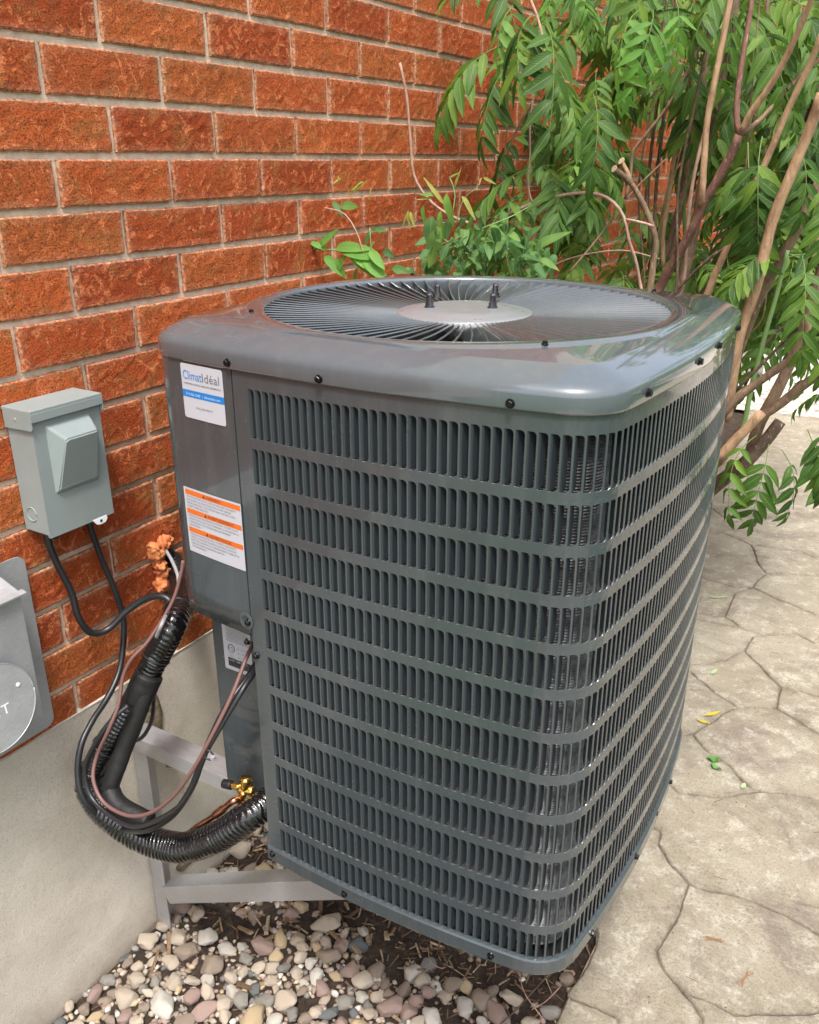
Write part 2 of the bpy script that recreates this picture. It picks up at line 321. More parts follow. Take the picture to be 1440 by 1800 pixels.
# paving: irregular stamped flagstones traced from the photograph (pixels -> ground plane)
ZS = -1.70
def g(px, py): p = at(px, py, 2, ZS); return (p.x, p.y)
_ey = [-3, .45, 1.0, 2.0, 3.7, 5.6]; _ex = [.94, .94, .78, .60, .42, .30]
def E(y): return (float(np.interp(y, _ey, _ex)), y)
N_ = dict(CC=(1000, 1750), DD=(1050, 1770), EE=(1087, 1793), tt=(1160, 1460), uu=(1157, 1483), u2=(1183, 1520), vv=(1213, 1553), ww=(1190, 1617), xx=(1157, 1670), x2=(1168, 1705), AA=(1193, 1740), BB=(1240, 1793),
          yy=(1327, 1583), zz=(1390, 1610), za=(1440, 1642), pp=(1400, 1396), oo=(1334, 1389), nn=(1314, 1376), mm=(1288, 1350), ll=(1244, 1318), qq=(1251, 1402), rr=(1194, 1392), ss=(1178, 1378),
          kk=(1220, 1289), jj=(1234, 1278), kl=(1199, 1292), hh=(1296, 1242), gg=(1363, 1243), ii=(1440, 1290), h2=(1246, 1208), h3=(1213, 1180), ee=(1372, 1206), ff=(1440, 1224), dd=(1308, 1145),
          d2=(1272, 1160), d3=(1215, 1167), cc=(1324, 1118), y1=(1341, 1115), z1=(1398, 1113), bb=(1440, 1132), x1=(1307, 1104), w1=(1226, 1089), v1=(1272, 1083), w2=(1226, 1077), u1=(1294, 1043), r1=(1322, 1031),
          t0=(1370, 1055), t1=(1440, 1081), m1=(1345, 1007), n1=(1440, 1012), o1=(1236, 1015), p1=(1268, 1024), q1=(1294, 1032), g1=(1246, 937), h1=(1276, 937), i1=(1321, 957), i2=(1330, 985), j1=(1406, 968), l1=(1440, 984),
          a1=(1251, 892), b1=(1287, 917), c1=(1357, 908), f1=(1421, 908), f2=(1443, 913), F1=(1293, 1783), F2=(1370, 1782), F3=(1440, 1775))
N_ = {k: g(*v) for k, v in N_.items()}
def R_(y): return (6.5, y)
ey = {k: E(N_[k][1] + .03) for k in ('tt', 'ss', 'kl', 'h3', 'd3', 'w1', 'w2', 'o1', 'g1', 'a1')}
XR = 6.5
def rt(k, dy=0): return (XR, N_[k][1] + dy)
polys = [
    ['CC', 'DD', 'EE', (1.05, -.05), (1.03, -3), (.94, -3)],
    ['CC', E(.45), ey['tt'], 'tt', 'uu', 'u2', 'vv', 'ww', 'xx', 'x2', 'AA', 'BB', (1.22, -3), (1.03, -3), (1.05, -.05), 'EE', 'DD'],
    ['tt', ey['tt'], ey['ss'], 'ss', 'rr', 'qq', 'oo', 'pp', (2.2, 1.35), (2.3, 1.0), 'za', 'zz', 'yy', 'vv', 'u2', 'uu'],
    ['vv', 'yy', 'zz', 'za', (1.95, .70), (1.9, .55), 'F3', 'F2', 'F1', 'AA', 'x2', 'xx', 'ww'],
    ['AA', 'F1', 'F2', 'F3', (1.9, .55), (2.0, -3), (1.22, -3), 'BB'],
    ['kk', 'kl', ey['kl'], ey['ss'], 'ss', 'rr', 'qq', 'oo', 'nn', 'mm', 'll'],
    ['kk', 'jj', 'hh', 'gg', 'ii', (2.15, 1.8), (2.2, 1.35), 'pp', 'oo', 'nn', 'mm', 'll'],
    ['h3', 'h2', 'hh', 'jj', 'kk', 'kl', ey['kl'], ey['h3']],
    ['d3', 'd2', 'dd', 'ee', 'gg', 'hh', 'h2', 'h3', ey['h3'], ey['d3']],
    ['ee', 'ff', (2.3, 2.1), (2.15, 1.8), 'ii', 'gg'],
    ['dd', 'cc', 'y1', 'z1', 'bb', (2.2, 2.6), (2.3, 2.1), 'ff', 'ee'],
    ['w1', 'x1', 'y1', 'cc', 'dd', 'd2', 'd3', ey['d3'], ey['w1']],
    ['w2', 'v1', 'x1', 'w1', ey['w1'], ey['w2']],
    ['v1', 'u1', 'r1', 't0', 't1', (2.1, 2.95), (2.2, 2.6), 'bb', 'z1', 'y1', 'x1'],
    ['o1', 'p1', 'q1', 'r1', 'u1', 'v1', 'w2', ey['w2'], ey['o1']],
    ['r1', 'm1', 'n1', (2.2, 3.2), (2.1, 2.95), 't1', 't0'],
    ['g1', 'h1', 'i1', 'i2', 'm1', 'r1', 'q1', 'p1', 'o1', ey['o1'], ey['g1']],
    ['i1', 'j1', 'l1', (2.0, 3.6), (2.2, 3.2), 'n1', 'm1', 'i2'],
    ['a1', 'b1', 'c1', 'f1', 'f2', (2.1, 4.2), (2.0, 3.6), 'l1', 'j1', 'i1', 'h1', 'g1', ey['g1'], ey['a1']],
    ['a1', ey['a1'], E(5.5), (2.0, 5.5), (2.1, 4.2), 'f2', 'f1', 'c1', 'b1'],
    [(2.0, -3), (1.9, .55), (1.95, .70), 'za', (2.3, 1.0), (3.3, .8), (3.2, -3)],
    [(2.3, 1.0), (2.2, 1.35), (2.15, 1.8), (2.3, 2.1), (3.3, 2.3), (3.3, .8)],
    [(2.3, 2.1), (2.2, 2.6), (2.1, 2.95), (2.2, 3.2), (3.2, 3.5), (3.3, 2.3)],
    [(2.2, 3.2), (2.0, 3.6), (2.1, 4.2), (2.0, 5.5), (3.2, 5.5), (3.2, 3.5)],
]
def wob(x, y):
    return (x + .0025 * noise.noise(Vector((x * 28, y * 28, 7.7))) + .012 * noise.noise(Vector((x * 11, y * 11, 1.7))) + .0035 * noise.noise(Vector((x * 60, y * 60, 4))),
            y + .010 * noise.noise(Vector((x * 11 + 40, y * 11, 8.1))) + .0035 * noise.noise(Vector((x * 60, y * 60, 9))))
pave = empty('stone_path'); tag(pave, kind='structure')
mb = MB(); mb.add([(.28, 5.5, ZS - .009), (.42, 3.7, ZS - .009), (.6, 2, ZS - .009), (.78, 1, ZS - .009), (.935, .45, ZS - .009), (.935, -3, ZS - .009), (3.2, -3, ZS - .009), (3.2, 5.5, ZS - .009)], [(0, 1, 2, 3, 4, 5, 6, 7)])
mb.V = [(.28, -3, ZS - .009), (3.2, -3, ZS - .009), (3.2, 5.5, ZS - .009), (.28, 5.5, ZS - .009)]; mb.F = []
for a_, b_ in ((-3, .45), (.45, 1), (1, 2), (2, 3.7), (3.7, 5.5)): mb.add([(E(a_)[0] + .004, a_, ZS - .009), (3.2, a_, ZS - .009), (3.2, b_, ZS - .009), (E(b_)[0] + .004, b_, ZS - .009)], [(0, 1, 2, 3)])
mb.build('joint_bed', M_joint, pave)
for pl in polys:
    pts = [N_[q] if isinstance(q, str) else q for q in pl]
    ar = sum(a[0] * b[1] - b[0] * a[1] for a, b in zip(pts, pts[1:] + pts[:1]))
    if ar < 0: pts = pts[::-1]
    ed = []
    for a, b in zip(pts, pts[1:] + pts[:1]):
        L = math.dist(a, b); k = max(1, min(60, int(L / .012)))
        # subdivide symmetrically so both neighbours get the same points
        for i in range(k): ed.append((a[0] + (b[0] - a[0]) * i / k, a[1] + (b[1] - a[1]) * i / k))
    W_ = [wob(*q) if q[0] > .95 or True else q for q in ed]
    n = len(W_)
    def inset(dst):
        out = []
        for i in range(n):
            a, b, c_ = W_[i - 1], W_[i], W_[(i + 1) % n]; dx, dy = c_[0] - a[0], c_[1] - a[1]; L = math.hypot(dx, dy) + 1e-9
            out.append((b[0] - dy / L * dst, b[1] + dx / L * dst))
        return out
    o1_, o2_, o3_ = inset(.0014), inset(.0062), inset(.0042)
    V = [(x, y, ZS - .035 if x < .97 else ZS - .012) for x, y in o1_] + [(x, y, ZS - .0050) for x, y in o1_] + [(x, y, ZS - .001) for x, y in o2_]
    Fc = [(r * n + i, r * n + (i + 1) % n, (r + 1) * n + (i + 1) % n, (r + 1) * n + i) for r in range(2) for i in range(n)]
    # top surface: constrained triangulation with inner points that give it a slight hand-cut relief
    xs_ = [p[0] for p in o2_]; ys_ = [p[1] for p in o2_]; stp = .03 if max(ys_) > -.2 and min(xs_) < 1.9 and max(xs_) - min(xs_) < 1.5 else .12
    pin = [Vector((x + stp * .3 * noise.noise(Vector((x * 40, y * 40, 0))), y)) for x in np.arange(min(xs_), max(xs_), stp) for y in np.arange(min(ys_), max(ys_), stp)]
    cv, ce, cf, _a, _b, _c = delaunay_2d_cdt([Vector(p) for p in o2_] + pin, [], [list(range(n))], 1, 1e-6)
    edge_p = np.array(o2_)
    n0 = len(V)
    for k_, q in enumerate(cv):
        de = float(np.min(np.hypot(edge_p[:, 0] - q[0], edge_p[:, 1] - q[1]))); f_ = min(1, de / .03)
        V.append((q[0], q[1], ZS - .001 + f_ * (.0012 + .0022 * noise.noise(Vector((q[0] * 9, q[1] * 9, 2))) + .0012 * noise.noise(Vector((q[0] * 30, q[1] * 30, 5))))))
    Fc += [tuple(i + n0 for i in f) for f in cf]
    po = obj('paving_stone', mesh('paving_stone', V, Fc, M_pave, True), pave)
    rm_ = [1.0] * (2 * n) + [.7] * n + [float(max(0, .7 - 50 * np.min(np.hypot(edge_p[:, 0] - q[0], edge_p[:, 1] - q[1])))) for q in cv]
    po.data.attributes.new('rim', 'FLOAT', 'POINT').data.foreach_set('value', rm_)

# ================================================================== brick wall and foundation
LB, HB = .267, .089
wall = empty('brick_wall', (0, 0, 0)); tag(wall, 'long red brick house wall with recessed grey mortar joints behind the grey cooling unit', 'brick wall')
mb = MB(); mb.add([(-.0065, -4, -1.3), (-.0065, 14, -1.3), (-.0065, 14, 3.2), (-.0065, -4, 3.2), (-.25, -4, -1.3), (-.25, 14, -1.3), (-.25, 14, 3.2), (-.25, -4, 3.2)], [(0, 1, 2, 3), (5, 4, 7, 6), (3, 2, 6, 7), (1, 5, 6, 2), (4, 0, 3, 7)])
mb.build('mortar_bed', M_mortar, wall)
def brick_geo(seed, nx=18, nz=8, full=True):
    w, h = LB - .0105, HB - .0118; V = []; o = seed * 5.3
    if full:
        for j in range(nz + 1):
            for i in range(nx + 1):
                fi = (0, .012)[i] if i < 2 else ((1, .988)[nx - i] if nx - i < 2 else .012 + .976 * (i - 1) / (nx - 2))
                fj = (0, .04)[j] if j < 2 else ((1, .96)[nz - j] if nz - j < 2 else .04 + .92 * (j - 1) / (nz - 2))
                y = -w / 2 + w * fi; z = -h / 2 + h * fj
                e = min(i, nx - i, j, nz - j)
                x = .0022 * noise.noise(Vector((y * 16, z * 16, o))) + .0028 * abs(noise.noise(Vector((y * 42, z * 42, o + 3)))) + .0005
                if e == 0: x -= .0022 + .0015 * noise.noise(Vector((y * 60, z * 60, o)))
                ry = .0018 * noise.noise(Vector((y * 50, z * 50, o + 8))); rz = .0016 * noise.noise(Vector((y * 50, z * 50, o + 11)))
                V.append((x, y + ry, z + rz))
        Fc = [(j * (nx + 1) + i, j * (nx + 1) + i + 1, (j + 1) * (nx + 1) + i + 1, (j + 1) * (nx + 1) + i) for j in range(nz) for i in range(nx)]
        bd = [i for i in range(nx + 1)] + [j * (nx + 1) + nx for j in range(1, nz + 1)] + [nz * (nx + 1) + i for i in range(nx - 1, -1, -1)] + [j * (nx + 1) for j in range(nz - 1, 0, -1)]
        n0 = len(V); V += [(-.014, V[i][1], V[i][2]) for i in bd]; n = len(bd)
        Fc += [(bd[(k + 1) % n], bd[k], n0 + k, n0 + (k + 1) % n) for k in range(n)]
    else:
        V = [(0, -w / 2, -h / 2), (0, w / 2, -h / 2), (0, w / 2, h / 2), (0, -w / 2, h / 2)]; V += [(-.014, y, z) for _, y, z in V]
        Fc = [(0, 1, 2, 3), (1, 0, 4, 5), (2, 1, 5, 6), (3, 2, 6, 7), (0, 3, 7, 4)]
    return V, Fc
BR = [mesh('brick', *brick_geo(i), M_brick) for i in range(26)]
for m in BR:
    rim = [0.0] * len(m.vertices)
    for j in range(9):
        for i in range(19): rim[j * 19 + i] = 1.0 if min(i, 18 - i, j, 8 - j) == 0 else (.25 if min(i, 18 - i, j, 8 - j) == 1 else 0)
    for k_ in range(171, len(rim)): rim[k_] = .8
    m.attributes.new('rim', 'FLOAT', 'POINT').data.foreach_set('value', rim)
BG = [brick_geo(i, 8, 4) for i in range(12)]
def visible(p, m=90):
    q = RM @ (np.array(p) - CAM)
    if q[2] <= .05: return None
    x, y = 720 + F * q[0] / q[2], 900 + F * q[1] / q[2]
    return q[2] if -m < x < 1440 + m and -m < y < 1800 + m else None
cells = []
for k in range(-12, 14):
    for n in range(-9, 50):
        y = (n + (.0 if k % 2 else .5) + .5) * LB; z = (k + .5) * HB
        cells.append((visible((0, y, z)), y, z, k))
vis = sorted([c for c in cells if c[0] is not None])
part = vis[:300]; rest = vis[300:] + [c for c in cells if c[0] is None]
for i, (dpt, y, z, k) in enumerate(part):
    o = obj('brick', BR[(i * 7 + k * 3) % 26], wall, (random.uniform(-.0015, .0025), y + random.uniform(-.001, .001), z + random.uniform(-.0008, .0008)))
    o.rotation_euler = (random.uniform(-.004, .004), random.uniform(-.008, .008) + (PI if random.random() < .5 else 0) * 0, random.uniform(-.006, .006))
mb = MB(); rv = []
for i, (dpt, y, z, k) in enumerate(rest):
    V, Fc = BG[i % 12] if dpt is not None and dpt < 8 else brick_geo(0, full=False)
    dx = random.uniform(-.001, .003); mb.add([(a + dx, b + y, c + z) for a, b, c in V], Fc); rv += [random.random()] * len(V)
o = mb.build('distant_bricks', M_brick, wall); o['kind'] = 'stuff'
o.data.attributes.new('rnd', 'FLOAT', 'POINT').data.foreach_set('value', rv)
# foundation
fz = -1.048
def fx(y, z): return .004 + .004 * noise.noise(Vector((y * 4, z * 4, 2))) + .0015 * noise.noise(Vector((y * 22, z * 22, 5)))
V, Fc = grid(-2.5, 7, -1.85, fz, 420, 40, lambda x, y: 0)
V = [(fx(a, b), a, b) for a, b, c in V]; n = 421
m = mesh('foundation', V, Fc, M_parge, True)
fnd = obj('foundation', m, wall)
mb = MB(); mb.add([(.006, -2.5, fz), (-.02, -2.5, fz + .006), (-.02, 7, fz + .006), (.006, 7, fz)], [(0, 1, 2, 3)]); mb.build('foundation_ledge', M_parge, wall)
# flaked mortar smears on the foundation
def patch(name, y, z, ry, rz, seed, thick, m_, par):
    V = [(fx(y, z) + thick, y, z)]; K = 26
    for ring, (s, th) in enumerate(((.55, thick), (.9, thick * .7), (1, -.004))):
        for k in range(K):
            a = 2 * PI * k / K; r = s * (1 + .45 * noise.noise(Vector((math.cos(a) * 1.6, math.sin(a) * 1.6, seed))))
            V.append((fx(y, z) + th + .003 * noise.noise(Vector((a * 2, s * 3, seed))), y + ry * r * math.cos(a), z + rz * r * math.sin(a)))
    Fc = [(0, 1 + k, 1 + (k + 1) % K) for k in range(K)] + [(1 + q * K + k, 1 + (q + 1) * K + k, 1 + (q + 1) * K + (k + 1) % K, 1 + q * K + (k + 1) % K) for q in range(2) for k in range(K)]
    return obj(name, mesh(name, V, Fc, m_, True), par)
M_smear = mat('old_mortar', (.30, .24, .16), .95); t = NT(M_smear); P = t.pos(); t.color(t.ramp(t.noise(P, 60, 5, .7), [(.35, (.13, .095, .055)), (.6, (.36, .29, .20))])); t.bump(t.noise(P, 90, 5, .7), 1, .01)
for (px, py, a, b, sd_) in ((272, 1262, .030, .055, 1), (262, 1235, .02, .03, 2), (300, 1330, .018, .03, 3), (330, 1515, .04, .02, 4), (275, 1500, .02, .05, 6)):
    p = at(px, py, 0, .01); patch('mortar_smear', p.y, p.z, a, b, sd_, .006, M_smear, wall)

# ================================================================== THE UNIT
UX, UY, YAW = .669132, .239279, .002893
A_, B_, BOW, RC = .400012, .394883, .020798, .075047
ZB, ZC, ZH, RG = -1.166975, -.279265, -.227833, .328552
LS = .95
unit = empty('air_conditioner', (UX, UY, 0), YAW)
tag(unit, 'tall dark grey outdoor air conditioner with louvred sides and round fan grille on top', 'air conditioner')
def outline(off=0., n=60, sq=True):
    pts = []; nr = []
    ax, by = A_ - RC - BOW, B_ - RC - BOW
    cor = [(-ax, -by), (ax, -by), (ax, by), (-ax, by)]
    for i in range(4):
        p0 = np.array(cor[i]); p1 = np.array(cor[(i + 1) % 4]); L = np.linalg.norm(p1 - p0); d = (p1 - p0) / L; nn = np.array([d[1], -d[0]])
        Rb = (L * L / 4 + BOW * BOW) / (2 * BOW); th = math.asin(L / 2 / Rb); c_ = (p0 + p1) / 2 - nn * (Rb - BOW)
        for t_ in np.linspace(-th, th, n):
            q = nn * math.cos(t_) + d * math.sin(t_); pts.append(c_ + (Rb + RC + off) * q); nr.append(q)
        t1 = math.atan2(nn[1], nn[0]) + th; t2 = math.atan2(nn[1], nn[0]) + PI / 2 - th
        for t_ in np.linspace(t1, t2, 22)[1:-1]:
            q = np.array([math.cos(t_), math.sin(t_)]); pts.append(p1 + (RC + off) * q); nr.append(q)
    pts = np.array(pts); nr = np.array(nr)
    if sq: pts[:, 0] = np.where(pts[:, 0] < 0, pts[:, 0] * LS, pts[:, 0])
    return pts, nr
O0, O0n = outline(0, 60, False)
_s = np.r_[0, np.cumsum(np.hypot(*np.diff(np.vstack([O0, O0[:1]]), axis=0).T))]; PER = _s[-1]
def curve_at(s, off=0.):
    s = s % PER; x = np.interp(s, _s, np.r_[O0[:, 0], O0[0, 0]]); y = np.interp(s, _s, np.r_[O0[:, 1], O0[0, 1]])
    nx = np.interp(s, _s, np.r_[O0n[:, 0], O0n[0, 0]]); ny = np.interp(s, _s, np.r_[O0n[:, 1], O0n[0, 1]]); L = math.hypot(nx, ny); nx /= L; ny /= L
    xx = x + nx * off; yy = y + ny * off
    if xx < 0: xx *= LS
    return xx, yy, nx, ny
def s_of_x(x):  # on the front side
    return float(np.interp(x, O0[:60, 0], _s[:60]))
PITCH, SW = .01425, .0118
S0 = .1709
NC = 84
ZSP_ = -.714
ZR0, PR, HR = -1.142007, .069544, .054257
ROWS = [(ZR0 + i * PR, ZR0 + i * PR + HR) for i in range(11)] + [(ZR0 + 11 * PR, ZR0 + 11 * PR + .0725)]
ZT_ = ZC + .006; ZB_ = ZB + .012
SEAM = s_of_x(-.1789 + .004)
# --- louvre guard sheet with real openings
V = []; Fc = []
def P3(s, z, off=0.): x, y, _, _ = curve_at(s, off); return (x, y, z)
def quad(a, b, c_, d):
    n = len(V); V.extend([a, b, c_, d]); Fc.append((n, n + 1, n + 2, n + 3))
zb_ = [ZB_] + [(ROWS[i][1] + ROWS[i + 1][0]) / 2 for i in range(11)] + [ZT_]
s_start = S0 - .0012; s_end = S0 + NC * PITCH - .0012
rr_ = .0056
def slot_poly(z0, z1):
    P = [(0, z0)]
    for k in range(5): a = -PI / 2 + PI / 2 * k / 4; P.append((SW - rr_ + rr_ * math.cos(a), z0 + rr_ + rr_ * math.sin(a)))
    for k in range(5): a = PI / 2 * k / 4; P.append((SW - rr_ + rr_ * math.cos(a), z1 - rr_ + rr_ * math.sin(a)))
    P.append((0, z1)); return P
for r, (z0, z1) in enumerate(ROWS):
    hp = slot_poly(z0, z1); n = len(hp); cxs, czs = SW / 2, (z0 + z1) / 2
    for c_ in range(NC):
        sa = S0 + c_ * PITCH; la, lb = sa - .0012, sa - .0012 + PITCH; za, zz_ = zb_[r], zb_[r + 1]
        base = len(V)
        for s_, z_ in hp: V.append(P3(sa + s_, z_))
        for s_, z_ in hp: V.append(P3(sa + s_ + (cxs - s_) * .07, z_ + (czs - z_) * .012, -.0009))
        for s_, z_ in hp: V.append(P3(sa + s_ + (cxs - s_) * .07, z_ + (czs - z_) * .012, -.0013))
        for k in range(n):
            k2 = (k + 1) % n; Fc.append((base + k2, base + k, base + n + k, base + n + k2)); Fc.append((base + n + k2, base + n + k, base + 2 * n + k, base + 2 * n + k2))
        # outer cell: corner verts + mids
        c0 = len(V); V += [P3(la, za), P3(lb, za), P3(lb, zz_), P3(la, zz_)]
        Fc.append((c0, base, base + n - 1, c0 + 3))                      # left strip
        Fc.append((c0, c0 + 1, base + 1, base))                          # bottom
        for k in range(1, 5): Fc.append((c0 + 1, base + k + 1, base + k))
        Fc.append((c0 + 1, c0 + 2, base + 6, base + 5))                   # right strip
        for k in range(6, 10): Fc.append((c0 + 2, base + k + 1, base + k))
        Fc.append((c0 + 2, c0 + 3, base + n - 1, base + n - 2))           # top
def plain(s0, s1, z0, z1, off=0., n=30, m=1):
    for i in range(n):
        a, b = s0 + (s1 - s0) * i / n, s0 + (s1 - s0) * (i + 1) / n
        for j in range(m):
            c0, c1 = z0 + (z1 - z0) * j / m, z0 + (z1 - z0) * (j + 1) / m
            quad(P3(a, c0, off), P3(b, c0, off), P3(b, c1, off), P3(a, c1, off))
plain(SEAM, s_start, ZB_, ZT_, n=6)
plain(s_end, 1.95, ZB_, ZT_, n=24)
# seam edge return
x0, y0, nx0, ny0 = curve_at(SEAM)
quad((x0, y0 + .075, ZB_), (x0, y0, ZB_), (x0, y0, ZT_), (x0, y0 + .075, ZT_))
bm = bmesh.new(); vs_ = [bm.verts.new(v) for v in V]
for f in Fc: bm.faces.new([vs_[i] for i in f])
bmesh.ops.remove_doubles(bm, verts=bm.verts, dist=.00005); bmesh.ops.recalc_face_normals(bm, faces=bm.faces)
bm_obj(bm, 'louvre_guard', M_paint, unit)
# --- louvre blades
BANG = 60
def blade(h):
    V = []; K = 5; n = 6; rows_ = [0, .35 * rr_, rr_, h / 2, h - rr_, h - .35 * rr_, h]
    W_ = .0125
    for j, z in enumerate(rows_):
        e = min(z, h - z); lim = W_ if e >= rr_ else W_ - rr_ + math.sqrt(max(0, rr_ ** 2 - (rr_ - e) ** 2))
        for k in range(K + 1):
            u = lim * k / K; ang = math.radians(12 + 50 * min(1, u / .004))
            x = u * math.cos(math.radians(BANG)) + .0012 * math.sin(min(1, u / .005) * PI); y = u * math.sin(math.radians(BANG)) - .0006 * math.sin(min(1, u / .005) * PI)
            V.append((x + .0004, y + .0013, z))
    Fc = [(j * (K + 1) + k, j * (K + 1) + k + 1, (j + 1) * (K + 1) + k + 1, (j + 1) * (K + 1) + k) for j in range(len(rows_) - 1) for k in range(K)]
    return V, Fc
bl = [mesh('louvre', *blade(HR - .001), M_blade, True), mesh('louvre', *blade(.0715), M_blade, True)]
mb = MB(); cand = []
for r, (z0, z1) in enumerate(ROWS):
    for c_ in range(NC):
        x, y, nx, ny = curve_at(S0 + c_ * PITCH); ang = math.atan2(nx, -ny)
        d_ = math.dist((x + UX, y + UY, z0), tuple(CAM)); cand.append((d_ - (.1 if r == 11 else 0), r, x, y, z0, ang, abs(x + .4)))
cand.sort()
for i, (d_, r, x, y, z0, ang, _) in enumerate(cand):
    k = 1 if r == 11 else 0
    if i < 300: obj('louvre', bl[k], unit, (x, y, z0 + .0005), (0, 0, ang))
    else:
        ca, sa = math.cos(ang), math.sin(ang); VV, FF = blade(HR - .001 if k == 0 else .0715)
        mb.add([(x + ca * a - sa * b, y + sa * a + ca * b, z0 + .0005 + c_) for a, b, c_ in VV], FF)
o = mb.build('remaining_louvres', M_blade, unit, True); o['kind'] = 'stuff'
# --- coil behind
V = []; Fc = []; ss_ = np.linspace(.150, 1.9, 240); zz_ = np.arange(ZB + .035, ZC + .02, .0021)
nz = len(zz_)
for j, z in enumerate(zz_):
    for i, s_ in enumerate(ss_):
        off = -.021 + (.0016 if j % 2 else -.0016) + .0007 * noise.noise(Vector((s_ * 90, z * 60, 0)))
        x, y, _, _ = curve_at(s_, off); V.append((x, y, z + .0006 * noise.noise(Vector((s_ * 60, z * 300, 5)))))
ns_ = len(ss_)
Fc = [(j * ns_ + i, j * ns_ + i + 1, (j + 1) * ns_ + i + 1, (j + 1) * ns_ + i) for j in range(nz - 1) for i in range(ns_ - 1)]
o = obj('coil', mesh('coil', V, Fc, M_coil, False), unit)
V = []; Fc = []
# inner back liner so light does not leak through
def sheet(name, m_, s0, s1, z0, z1, off, n=80, par=unit):
    V = []; Fc = []
    for i in range(n + 1):
        a = s0 + (s1 - s0) * i / n; V += [P3(a, z0, off), P3(a, z1, off)]
    Fc = [(2 * i, 2 * i + 2, 2 * i + 3, 2 * i + 1) for i in range(n)]
    return obj(name, mesh(name, V, Fc, m_, True), par)
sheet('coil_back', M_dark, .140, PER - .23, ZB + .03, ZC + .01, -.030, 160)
sheet('back_panel', M_paint, 1.95, PER - .0, ZSP_, ZT_, 0, 60)
lo = sheet('lower_back_panel', M_paint, 1.95, PER - .117, ZB_, ZSP_, 0, 60)
for v in lo.data.vertices: v.co.x = max(v.co.x, -.345)
# --- service panel (upper left), wraps the corner
SP0 = _s[-1] - .12
ZSP = -.714
def service():
    V = []; Fc = []; n = 60; s0, s1 = -.17, SEAM - .0015
    prof = [(ZSP + .0, -.006), (ZSP + .0, -.001), (ZSP + .0012, .0012)] + [(ZSP + .0012 + (ZT_ - .0035 - ZSP - .0012) * k / 10, .0012) for k in range(1, 11)]
    for z, off in prof:
        for i in range(n + 1): V.append(P3(s0 + (s1 - s0) * i / n, z, off))
    Fc = [(j * (n + 1) + i, j * (n + 1) + i + 1, (j + 1) * (n + 1) + i + 1, (j + 1) * (n + 1) + i) for j in range(len(prof) - 1) for i in range(n)]
    # bottom closing lip
    b = len(V)
    for i in range(n + 1): V.append(P3(s0 + (s1 - s0) * i / n, ZSP, -.03))
    Fc += [(b + i, b + i + 1, i + 1, i) for i in range(n)]
    x, y, _, _ = curve_at(s1, .0012); b = len(V); V += [(x, y, ZSP), (x, y, ZT_ - .004), (x, y + .01, ZT_ - .004), (x, y + .01, ZSP)]; Fc.append((b, b + 3, b + 2, b + 1))
    o = obj('service_panel', mesh('service_panel', V, Fc, M_paint, True), unit); return o
service()
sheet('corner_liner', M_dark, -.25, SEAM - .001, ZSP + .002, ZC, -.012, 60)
# --- recessed valve plate below
RY = -.300
mb = MB()
def flat(x0, y0, x1, y1, z0, z1): mb.add([(x0, y0, z0), (x1, y1, z0), (x1, y1, z1), (x0, y0, z1)], [(0, 1, 2, 3)])
flat(-.343, RY, -.170, RY, ZB + .02, ZSP + .05); flat(-.3435, RY + .02, -.3435, RY, ZB + .02, ZSP)
mb.add([(-.343, RY, ZSP + .01), (-.17, RY, ZSP + .01), (-.17, -.385, ZSP + .01), (-.343, -.33, ZSP + .01)], [(0, 1, 2, 3)])
mb.build('valve_panel', M_paint, unit)
# --- base pan: outline with the corner notch
def panline(off):
    pts = []
    s = SEAM - .0
    for k in range(160): 
        ss = SEAM + (PER - .20 - SEAM) * k / 159; x, y, _, _ = curve_at(ss, off); pts.append((max(x, -.362 - off), y))
    ax = pts[-1][0]
    r = .055
    yc = RY + .02
    pts.append((ax, -.20)); 
    for k in range(8): a = PI + (PI / 2) * k / 7; pts.append((ax + r + r * math.cos(a), -.262 + r - .0 + (r * math.sin(a)) - off))
    pts.append((-.21, -.322 - off)); pts.append((-.185, curve_at(SEAM, off)[1] + .02))
    return pts
V = []; Fc = []
pr_ = [(-.01, ZB + .0), (.004, ZB), (.005, ZB + .002), (.005, ZB + .026), (.003, ZB + .029), (-.003, ZB + .0295), (-.006, ZB + .020)]
for off, z in pr_:
    for x, y in panline(off): V.append((x, y, z))
n = len(panline(0))
for j in range(len(pr_) - 1): Fc += [(j * n + i, j * n + (i + 1) % n, (j + 1) * n + (i + 1) % n, (j + 1) * n + i) for i in range(n)]
Fc.append(tuple(range(n))[::-1])
bm = bmesh.new(); vs_ = [bm.verts.new(v) for v in V]
for f in Fc: bm.faces.new([vs_[i] for i in f])
bmesh.ops.triangulate(bm, faces=[f for f in bm.faces if len(f.verts) > 4])
bm_obj(bm, 'base_pan', M_paint, unit)
mb = MB(); q = [(x * .97, y * .97, ZB + .012) for x, y in panline(0)]; mb.add(q, [tuple(range(len(q)))])
o = mb.build('pan_floor', M_dark, unit)
